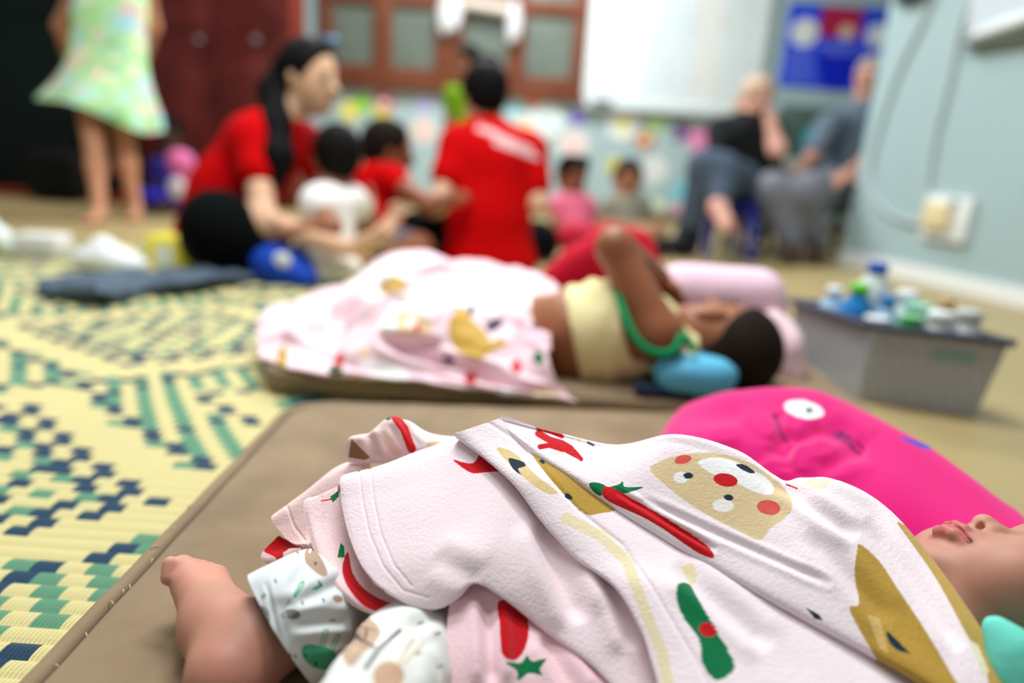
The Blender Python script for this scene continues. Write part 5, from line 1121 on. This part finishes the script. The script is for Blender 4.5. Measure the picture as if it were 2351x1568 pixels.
ring = [ringaround(c_, (L2[min(i + 1, 5)][0] - L2[max(i - 1, 0)][0]), a_, b_) for i, (c_, a_, b_) in enumerate(L2)]
marks2 = [((196, 164, 142), [(790, 1420), (812, 1400), (850, 1420), (872, 1448), (862, 1475), (835, 1500), (808, 1530), (790, 1515), (780, 1460)]), (INK, 2.6, [(800, 1438), (812, 1450), (830, 1470), (860, 1485)]), (INK, 2.2, [(812, 1450), (816, 1425)]), (INK, 2.2, [(822, 1462), (800, 1468)]), (INK, 2, [(838, 1466), (842, 1446)]),
          ((120, 120, 122), 5, [(840, 1534), (870, 1490), (918, 1448)]), ((196, 160, 132), (892, 1552, 36, 34, -20)), ((206, 184, 150), 3, [(915, 1520), (950, 1465)]), ((206, 184, 150), 3, [(925, 1525), (972, 1478)])]
for i in range(26): marks2.append((INK, (790 + (i * 37) % 70, 1415 + (i * 23) % 90, 2, 2, 0)))
for x, y in ((965, 1430), (1005, 1455), (1010, 1530), (960, 1500)): marks2.append(((160, 160, 158), (x, y, 9, 4, -20)))
V, Fq = tubecloth(ring, 700, 420, .0012, .0015, 9, (((800, 1480), (1000, 1420), 16, .003),))
link('trousers', V, Fq, M_cot, BABY, True, paint(V, (226, 226, 222), marks2))

# ================================================================== the nearest blanket
def blend(a, b, n, pw=1.0):
    return a
def grid(cols, depth=None): return [[D(*p) for p in r] for r in cols]
TV = []; TF = []; TC = []; toff = 0
RED, HOL, TANB, GOLD, NAVY = (206, 24, 34), (14, 116, 70), (226, 200, 158), (186, 148, 66), (34, 48, 66)
BASE = (249, 232, 238)
def put(rows, nu, nv, marks, th=.004, amp=.0015, sc=24, seed=1, creases=(), base=BASE, fuzz=.00013, hem=()):
    global toff
    A = blur(sheet(rows, nu, nv), 4); N = blur(gnormal(A), 6); N /= np.maximum(np.linalg.norm(N, axis=2, keepdims=True), 1e-6); sg = 1 if np.mean(np.sum(N * (CAM - A), axis=2)) > 0 else -1; N = N * sg
    P = A.reshape(-1, 3); q = PROJ(P); w = amp * vnoise(P, sc, seed) + amp * .4 * vnoise(P, sc * 2.6, seed + 3)
    for a_, b_, wd, dp in creases: w = w + crease(q, a_, b_, wd, dp)
    for pl, wd, hgt in hem:      # stitched hem lines along a polyline
        dd = np.full(len(q), 1e9)
        for a_, b_ in zip(pl[:-1], pl[1:]):
            a_, b_ = np.array(a_, float), np.array(b_, float); t = np.clip(((q - a_) @ (b_ - a_)) / max((b_ - a_) @ (b_ - a_), 1e-9), 0, 1); dd = np.minimum(dd, np.linalg.norm(q - a_ - t[:, None] * (b_ - a_), axis=1))
        w = w - hgt * np.exp(-(dd / wd) ** 2)
    w = w + fuzz * (vnoise(P, 700, seed) + vnoise(P + 3.3, 1300, seed + 1))
    A = A + N * w.reshape(A.shape[:2] + (1,)); A[..., 2] = np.maximum(A[..., 2], MT + .0055)
    V, Fq = thick(A, th); TV.append(V); TF.append(Fq + toff); TC.append(paint(V, base, marks)); toff += len(V)
# top layer over the chest
sil = [(1150, 962, .622), (1300, 1000, .625), (1420, 1022, .622), (1550, 997, .605), (1690, 1032, .600), (1800, 1100, .592), (1900, 1096, .588), (2010, 1146, .582), (2110, 1248, .553), (2225, 1405, .500), (2335, 1590, .455)]
edg = [(1162, 985, .608), (1240, 1045, .592), (1330, 1100, .575), (1440, 1172, .555), (1600, 1268, .530), (1740, 1348, .510), (1880, 1425, .494), (2000, 1487, .478), (2110, 1548, .460), (2200, 1615, .445), (2300, 1690, .43)]
back = []; rowsT = []
for (a, b) in zip(sil, edg):
    p = D(*a); back.append((p, a, b))
rb0 = [V3(p[0] + .01, p[1] + .085, MT + .012) for p, a, b in back]; rb1 = [V3(p[0] + .005, p[1] + .045, p[2] - .035) for p, a, b in back]
rowsT = [rb0, rb1]
for s_ in (0, .12, .3, .52, .76, 1.0):
    r = []
    for (p, a, b) in back:
        px = a[0] + (b[0] - a[0]) * s_; py = a[1] + (b[1] - a[1]) * s_; dd = a[2] + (b[2] - a[2]) * (s_ ** .62)
        r.append(D(px, py, dd))
    rowsT.append(r)
tuck = [D(b[0] - 14, b[1] + 16, b[2] + .006) for p, a, b in back]; rowsT.append(tuck)
marksT = [(TANB, [(1495, 1082), (1510, 1062), (1560, 1045), (1640, 1040), (1720, 1062), (1790, 1110), (1818, 1150), (1812, 1180), (1770, 1212), (1745, 1240), (1700, 1222), (1620, 1180), (1560, 1140)]),
          ((250, 248, 248), [(1602, 1062), (1640, 1050), (1690, 1060), (1750, 1090), (1776, 1118), (1768, 1136), (1730, 1128), (1690, 1108), (1640, 1090)]),
          (RED, (1666, 1102, 28, 15, 10)), ((224, 90, 84), (1568, 1055, 20, 10, -10)), ((224, 90, 84), (1765, 1165, 27, 17, 10)),
          ((246, 242, 240), (1564, 1096, 18, 13, 0)), (NAVY, (1580, 1092, 11, 7, 0)), ((246, 242, 240), (1660, 1160, 24, 15, 0)), (NAVY, (1673, 1142, 11, 7, 10)), (NAVY, [(1690, 1066), (1712, 1068), (1734, 1084), (1722, 1086), (1700, 1076)]),
          ((240, 222, 196), [(1838, 1102), (1895, 1098), (1908, 1102), (1890, 1122), (1862, 1118)]), (RED, 2.0, [(1806, 1112), (1830, 1122)]),
          (GOLD, [(1968, 1262), (1976, 1250), (2020, 1290), (2060, 1350), (2120, 1440), (2180, 1540), (2230, 1640), (2080, 1640), (2010, 1510), (1970, 1440), (1950, 1395), (1972, 1385), (1962, 1320)]),
          (NAVY, [(2035, 1450), (2050, 1460), (2082, 1492), (2090, 1500), (2060, 1492), (2042, 1474)]), ((214, 180, 110), [(1990, 1410), (2020, 1420), (2040, 1500), (2020, 1490)]),
          ((196, 158, 80), [(2060, 1200), (2090, 1216), (2140, 1270), (2200, 1340), (2265, 1440), (2330, 1560), (2350, 1650), (2290, 1650), (2262, 1540), (2210, 1440), (2150, 1330), (2095, 1250)]), ((240, 226, 196), [(2225, 1470), (2245, 1480), (2270, 1540), (2260, 1560)]),
          (RED, 5, [(1235, 982), (1262, 990), (1290, 1002)]), (RED, 8, [(1236, 995), (1262, 1010), (1290, 1018), (1310, 1030)]), (RED, 6, [(1240, 1026), (1262, 1022), (1292, 1032)]), (RED, 5, [(1290, 1018), (1318, 1035), (1334, 1054)]), (RED, 4, [(1262, 1010), (1300, 1036), (1328, 1050)]),
          ((240, 224, 190), 4, [(1310, 985), (1330, 1012)]), (NAVY, 3, [(1448, 1014), (1462, 1003), (1470, 1001)]), ((70, 80, 110), 3, [(1350, 1016), (1362, 1022)]),
          (HOL, [(1352, 1110), (1372, 1108), (1392, 1118), (1380, 1138), (1362, 1128)]), (HOL, [(1392, 1122), (1420, 1112), (1430, 1106), (1436, 1118), (1476, 1118), (1452, 1128), (1420, 1134)]), (RED, [(1382, 1128), (1400, 1118), (1460, 1150), (1540, 1196), (1620, 1250), (1640, 1280), (1600, 1268), (1500, 1200), (1400, 1152)]),
          (NAVY, [(1850, 1395), (1880, 1410), (1890, 1425), (1870, 1420)])]
put(rowsT, 620, 420, marksT, amp=.0009, sc=16, seed=11, creases=(((1480, 1150), (1900, 1340), 9, .002), ((1420, 1130), (1640, 1262), 7, .002), ((1790, 1108), (1960, 1230), 16, .004), ((2000, 1200), (2200, 1480), 20, .003), ((1860, 1230), (2040, 1420), 22, .003)))
# turned-back band with the stitched hem
e1 = [(1148, 958, .614), (1240, 1030, .606), (1330, 1085, .590), (1440, 1155, .572), (1600, 1250, .546), (1740, 1330, .525), (1880, 1410, .509), (2000, 1475, .494), (2130, 1560, .474), (2260, 1650, .455)]
e2 = [(1042, 996, .594), (1112, 1052, .576), (1180, 1112, .560), (1238, 1192, .545), (1315, 1275, .528), (1408, 1345, .507), (1468, 1440, .486), (1500, 1530, .468), (1535, 1640, .446), (1590, 1740, .428)]
rowsM = []
for s_, bump_ in ((0, 0), (.25, -.004), (.5, -.006), (.78, -.006), (.94, -.003), (1.0, .001)):
    rowsM.append([D(a[0] + (b[0] - a[0]) * s_, a[1] + (b[1] - a[1]) * s_, a[2] + (b[2] - a[2]) * s_ + bump_) for a, b in zip(e1, e2)])
rowsM.append([D(b[0] + 10, b[1] + 10, b[2] + .007) for b in e2]); rowsM.append([D(b[0] + 26, b[1] + 2, b[2] + .012) for b in e2])
marksM = [((222, 196, 140), [(1140, 1030), (1180, 1040), (1230, 1090), (1280, 1130), (1250, 1130), (1195, 1090)]), (NAVY, [(1168, 1052), (1200, 1060), (1206, 1070), (1190, 1076), (1196, 1090), (1176, 1074)]), (GOLD, [(1205, 1016), (1228, 1020), (1290, 1070), (1350, 1120), (1420, 1165), (1370, 1180), (1340, 1178), (1290, 1130), (1240, 1070)]), (NAVY, (1305, 1140, 10, 6, 30)), (NAVY, (1245, 1060, 7, 4, 30)),
          (HOL, [(1555, 1345), (1580, 1340), (1600, 1370), (1640, 1440), (1685, 1520), (1672, 1550), (1640, 1560), (1612, 1520), (1605, 1470), (1560, 1400)]), (RED, (1625, 1446, 20, 16, 20)), ((238, 220, 178), [(1562, 1300), (1590, 1292), (1602, 1320), (1590, 1350)]),
          ((238, 222, 186), 13, [(1300, 1190), (1380, 1230), (1440, 1290), (1480, 1400), (1520, 1500), (1540, 1600)]), ((226, 180, 180), (1720, 1640, 60, 40, 0))]
put(rowsM, 520, 200, marksM, amp=.0007, sc=18, seed=21, th=.005, hem=(([(1125, 970), (1190, 1010), (1250, 1080), (1330, 1170), (1430, 1250), (1500, 1350), (1600, 1520), (1640, 1600)], 4.5, .0016),), creases=(((1560, 1300), (1760, 1480), 22, .004),))
# large smooth front layer with its own hem at the left
colsF = [[(782, 1097, .572), (784, 1150, .555), (800, 1225, .532), (832, 1300, .510), (882, 1354, .498)],
         [(800, 1090, .574), (806, 1150, .553), (822, 1225, .530), (854, 1305, .508), (905, 1366, .496)],
         [(880, 1070, .584), (888, 1140, .556), (902, 1225, .529), (926, 1310, .506), (952, 1386, .495)],
         [(985, 1030, .600), (998, 1110, .564), (1008, 1200, .534), (1018, 1290, .508), (1018, 1384, .495)],
         [(1085, 1000, .606), (1108, 1090, .573), (1118, 1180, .541), (1110, 1262, .515), (1086, 1336, .502)],
         [(1180, 1070, .592), (1200, 1155, .563), (1210, 1240, .535), (1198, 1312, .513), (1150, 1366, .501)],
         [(1262, 1170, .572), (1290, 1250, .546), (1302, 1330, .522), (1290, 1388, .508), (1248, 1442, .499)],
         [(1382, 1262, .540), (1402, 1335, .522), (1412, 1400, .506), (1400, 1460, .494), (1350, 1515, .485)],
         [(1475, 1360, .512), (1490, 1440, .500), (1500, 1510, .488), (1490, 1570, .478), (1440, 1610, .469)],
         [(1545, 1450, .490), (1560, 1550, .480), (1570, 1620, .470), (1560, 1680, .460), (1520, 1730, .450)]]
rowsF = [[D(*c_[r]) for c_ in colsF] for r in range(5)]
top0 = [D(c_[0][0] + 8, c_[0][1] + 6, c_[0][2] + .03) for c_ in colsF]
lo1 = [D(c_[4][0] + 8, c_[4][1] + 6, c_[4][2] + .009) for c_ in colsF]; lo2 = [D(c_[4][0] + 18, c_[4][1] - 8, c_[4][2] + .02) for c_ in colsF]
put([top0] + rowsF + [lo1], 560, 360, [(RED, [(1040, 1056), (1068, 1062), (1090, 1060), (1118, 1015), (1150, 1020), (1180, 1060), (1200, 1092), (1160, 1082), (1110, 1085), (1080, 1085)]), (RED, [(1040, 992), (1060, 1000), (1048, 1004)]), (HOL, [(1192, 1110), (1210, 1112), (1226, 1136), (1212, 1134)])],
    amp=.0009, sc=13, seed=31, th=.006, base=(249, 227, 233), hem=(([(824, 1080), (832, 1150), (848, 1225), (880, 1300), (925, 1355), (985, 1372)], 3.0, .0010), ([(850, 1072), (858, 1150), (874, 1225), (905, 1298), (945, 1345)], 3.0, .0009)), creases=(((1000, 1280), (1100, 1330), 26, .002), ((1240, 1200), (1330, 1420), 26, .006), ((1390, 1290), (1460, 1480), 24, .005)))  # base pinker than the top layer, mauve shading put into it
# inner layer whose hem shows the red underside
colsN = [[(728, 1140, .584), (697, 1150, .573), (704, 1210, .556), (728, 1285, .534), (768, 1352, .515), (830, 1402, .504), (905, 1414, .500), (1000, 1388, .498), (1062, 1336, .503)],
         [(760, 1128, .586), (716, 1146, .573), (722, 1208, .554), (746, 1282, .532), (786, 1346, .513), (842, 1390, .504), (910, 1402, .502), (998, 1378, .502), (1060, 1332, .507)],
         [(790, 1110, .590), (760, 1130, .580), (764, 1200, .562), (785, 1270, .542), (820, 1330, .524), (868, 1368, .516), (925, 1380, .513), (1000, 1355, .513), (1060, 1320, .515)],
         [(850, 1090, .604), (830, 1110, .596), (830, 1180, .580), (850, 1250, .561), (870, 1300, .545), (910, 1340, .537), (960, 1350, .532), (1010, 1330, .530), (1065, 1305, .530)]]
rowsN = [[D(*c_[r]) for c_ in colsN] for r in range(9)]
put(rowsN, 150, 420, [(RED, [(792, 1278), (800, 1270), (812, 1320), (850, 1362), (920, 1388), (1010, 1376), (1075, 1300), (1080, 1340), (1020, 1384), (960, 1405), (900, 1410), (840, 1394), (800, 1350), (786, 1310)]), (HOL, [(758, 1140), (776, 1128), (778, 1140), (764, 1154)]), (HOL, [(774, 1280), (782, 1246), (790, 1254), (792, 1280)]), (RED, 1.5, [(738, 1150), (760, 1146)])],
    amp=.0008, sc=20, seed=41, th=.0045, base=(246, 214, 216), hem=(([(738, 1138), (742, 1210), (766, 1282), (804, 1340), (852, 1380)], 2.5, .0008),))
# two further hems at the far left
colsO = [[(648, 1172, .640), (622, 1188, .622), (636, 1214, .616), (668, 1246, .608), (705, 1250, .602)],
         [(700, 1135, .650), (680, 1150, .630), (690, 1190, .620), (705, 1225, .612), (725, 1240, .606)],
         [(770, 1075, .655), (760, 1092, .640), (760, 1135, .630), (765, 1180, .622), (775, 1210, .615)],
         [(850, 1045, .660), (850, 1062, .650), (850, 1100, .640), (855, 1140, .630), (860, 1180, .62)]]
put([[D(*c_[r]) for c_ in colsO] for r in range(5)], 160, 150, [(HOL, [(784, 1060), (800, 1052), (818, 1054), (808, 1062)]), (HOL, [(845, 1048), (860, 1050), (858, 1060)])], amp=.001, seed=51, th=.005, base=(247, 212, 210), hem=(([(660, 1165), (676, 1210), (700, 1240)], 3, .001),))
colsO2 = [[(640, 1228, .622), (598, 1274, .610), (618, 1298, .606), (634, 1306, .606)], [(668, 1240, .620), (634, 1272, .608), (652, 1290, .603), (660, 1292, .605)], [(715, 1236, .615), (690, 1252, .606), (696, 1268, .602), (700, 1272, .606)]]
put([[D(*c_[r]) for c_ in colsO2] for r in range(4)], 90, 80, [(RED, [(604, 1262), (626, 1230), (690, 1230), (690, 1256), (662, 1260), (656, 1276), (640, 1296), (632, 1280)]), ((246, 214, 214), [(650, 1268), (664, 1262), (672, 1290), (650, 1290)])], amp=.0006, seed=61, th=.0045, base=(247, 212, 210))
# curled far corner
colsQ = [[(800, 1062, .648), (793, 1030, .646), (798, 1008, .646), (812, 1000, .652), (820, 1004, .662)], [(850, 1064, .644), (842, 1030, .640), (842, 1002, .640), (850, 990, .648), (858, 996, .662)],
         [(900, 1064, .640), (890, 1025, .636), (884, 985, .638), (890, 958, .648), (900, 962, .664)], [(950, 1056, .638), (938, 1015, .636), (928, 980, .640), (932, 962, .650), (942, 972, .668)], [(1010, 1040, .636), (998, 1018, .636), (985, 1002, .642), (982, 992, .652), (990, 998, .67)], [(1080, 1020, .634), (1072, 1010, .64), (1055, 1006, .646), (1050, 1004, .655), (1052, 1010, .67)]]
put([[D(*c_[r]) for c_ in colsQ] for r in range(5)], 220, 130, [(RED, 10, [(908, 958), (928, 985), (945, 1030)]), (HOL, (890, 958, 8, 7, 0)), ((238, 196, 184), [(862, 992), (885, 985), (925, 1040), (905, 1048)]), ((250, 244, 240), [(940, 965), (985, 990), (1010, 1020), (960, 1030)]), ((150, 110, 80), [(806, 1006), (850, 1050), (838, 1056), (800, 1050)]), ((236, 206, 170), (995, 1022, 16, 10, 0))], amp=.0006, seed=71, th=.004, base=(247, 216, 214), creases=(((845, 995), (870, 1050), 10, .005), ((905, 965), (950, 1035), 9, -.003)))  # brown shape paints the shade in the opening of the curl
# lower layer, its shade put into a pinker base
colsG = [[(1050, 1330, .522), (1035, 1370, .508), (1026, 1430, .493), (1024, 1500, .478), (1026, 1600, .462)], [(1100, 1340, .520), (1090, 1380, .506), (1085, 1440, .490), (1085, 1510, .474), (1090, 1620, .457)],
         [(1160, 1360, .516), (1158, 1410, .502), (1160, 1460, .488), (1165, 1530, .472), (1170, 1640, .455)], [(1250, 1425, .513), (1250, 1470, .496), (1255, 1520, .483), (1260, 1580, .470), (1270, 1670, .452)],
         [(1350, 1500, .499), (1352, 1540, .485), (1358, 1590, .473), (1362, 1640, .462), (1370, 1720, .445)], [(1480, 1590, .480), (1484, 1620, .470), (1490, 1660, .460), (1500, 1710, .450), (1510, 1770, .438)]]
put([[D(*c_[r]) for c_ in colsG] for r in range(5)], 260, 170, [((196, 16, 26), [(1145, 1380), (1200, 1390), (1214, 1440), (1205, 1490), (1180, 1516), (1152, 1500), (1148, 1440)]), (HOL, [(1160, 1520), (1195, 1522), (1210, 1505), (1222, 1518), (1254, 1512), (1240, 1535), (1244, 1550), (1215, 1546), (1190, 1562), (1186, 1540)]), (HOL, [(1450, 1560), (1460, 1470), (1480, 1420), (1500, 1480), (1490, 1570)])],
    amp=.0009, sc=16, seed=81, th=.005, base=(246, 208, 216), creases=(((1120, 1370), (1130, 1568), 18, .005), ((1250, 1460), (1330, 1600), 20, .005)))
tag(link('blanket', np.concatenate(TV), np.concatenate(TF), M_fleece, None, True, np.concatenate(TC)), 'pink and white printed fleece blanket in front, rumpled over the sleeping baby', 'blanket')
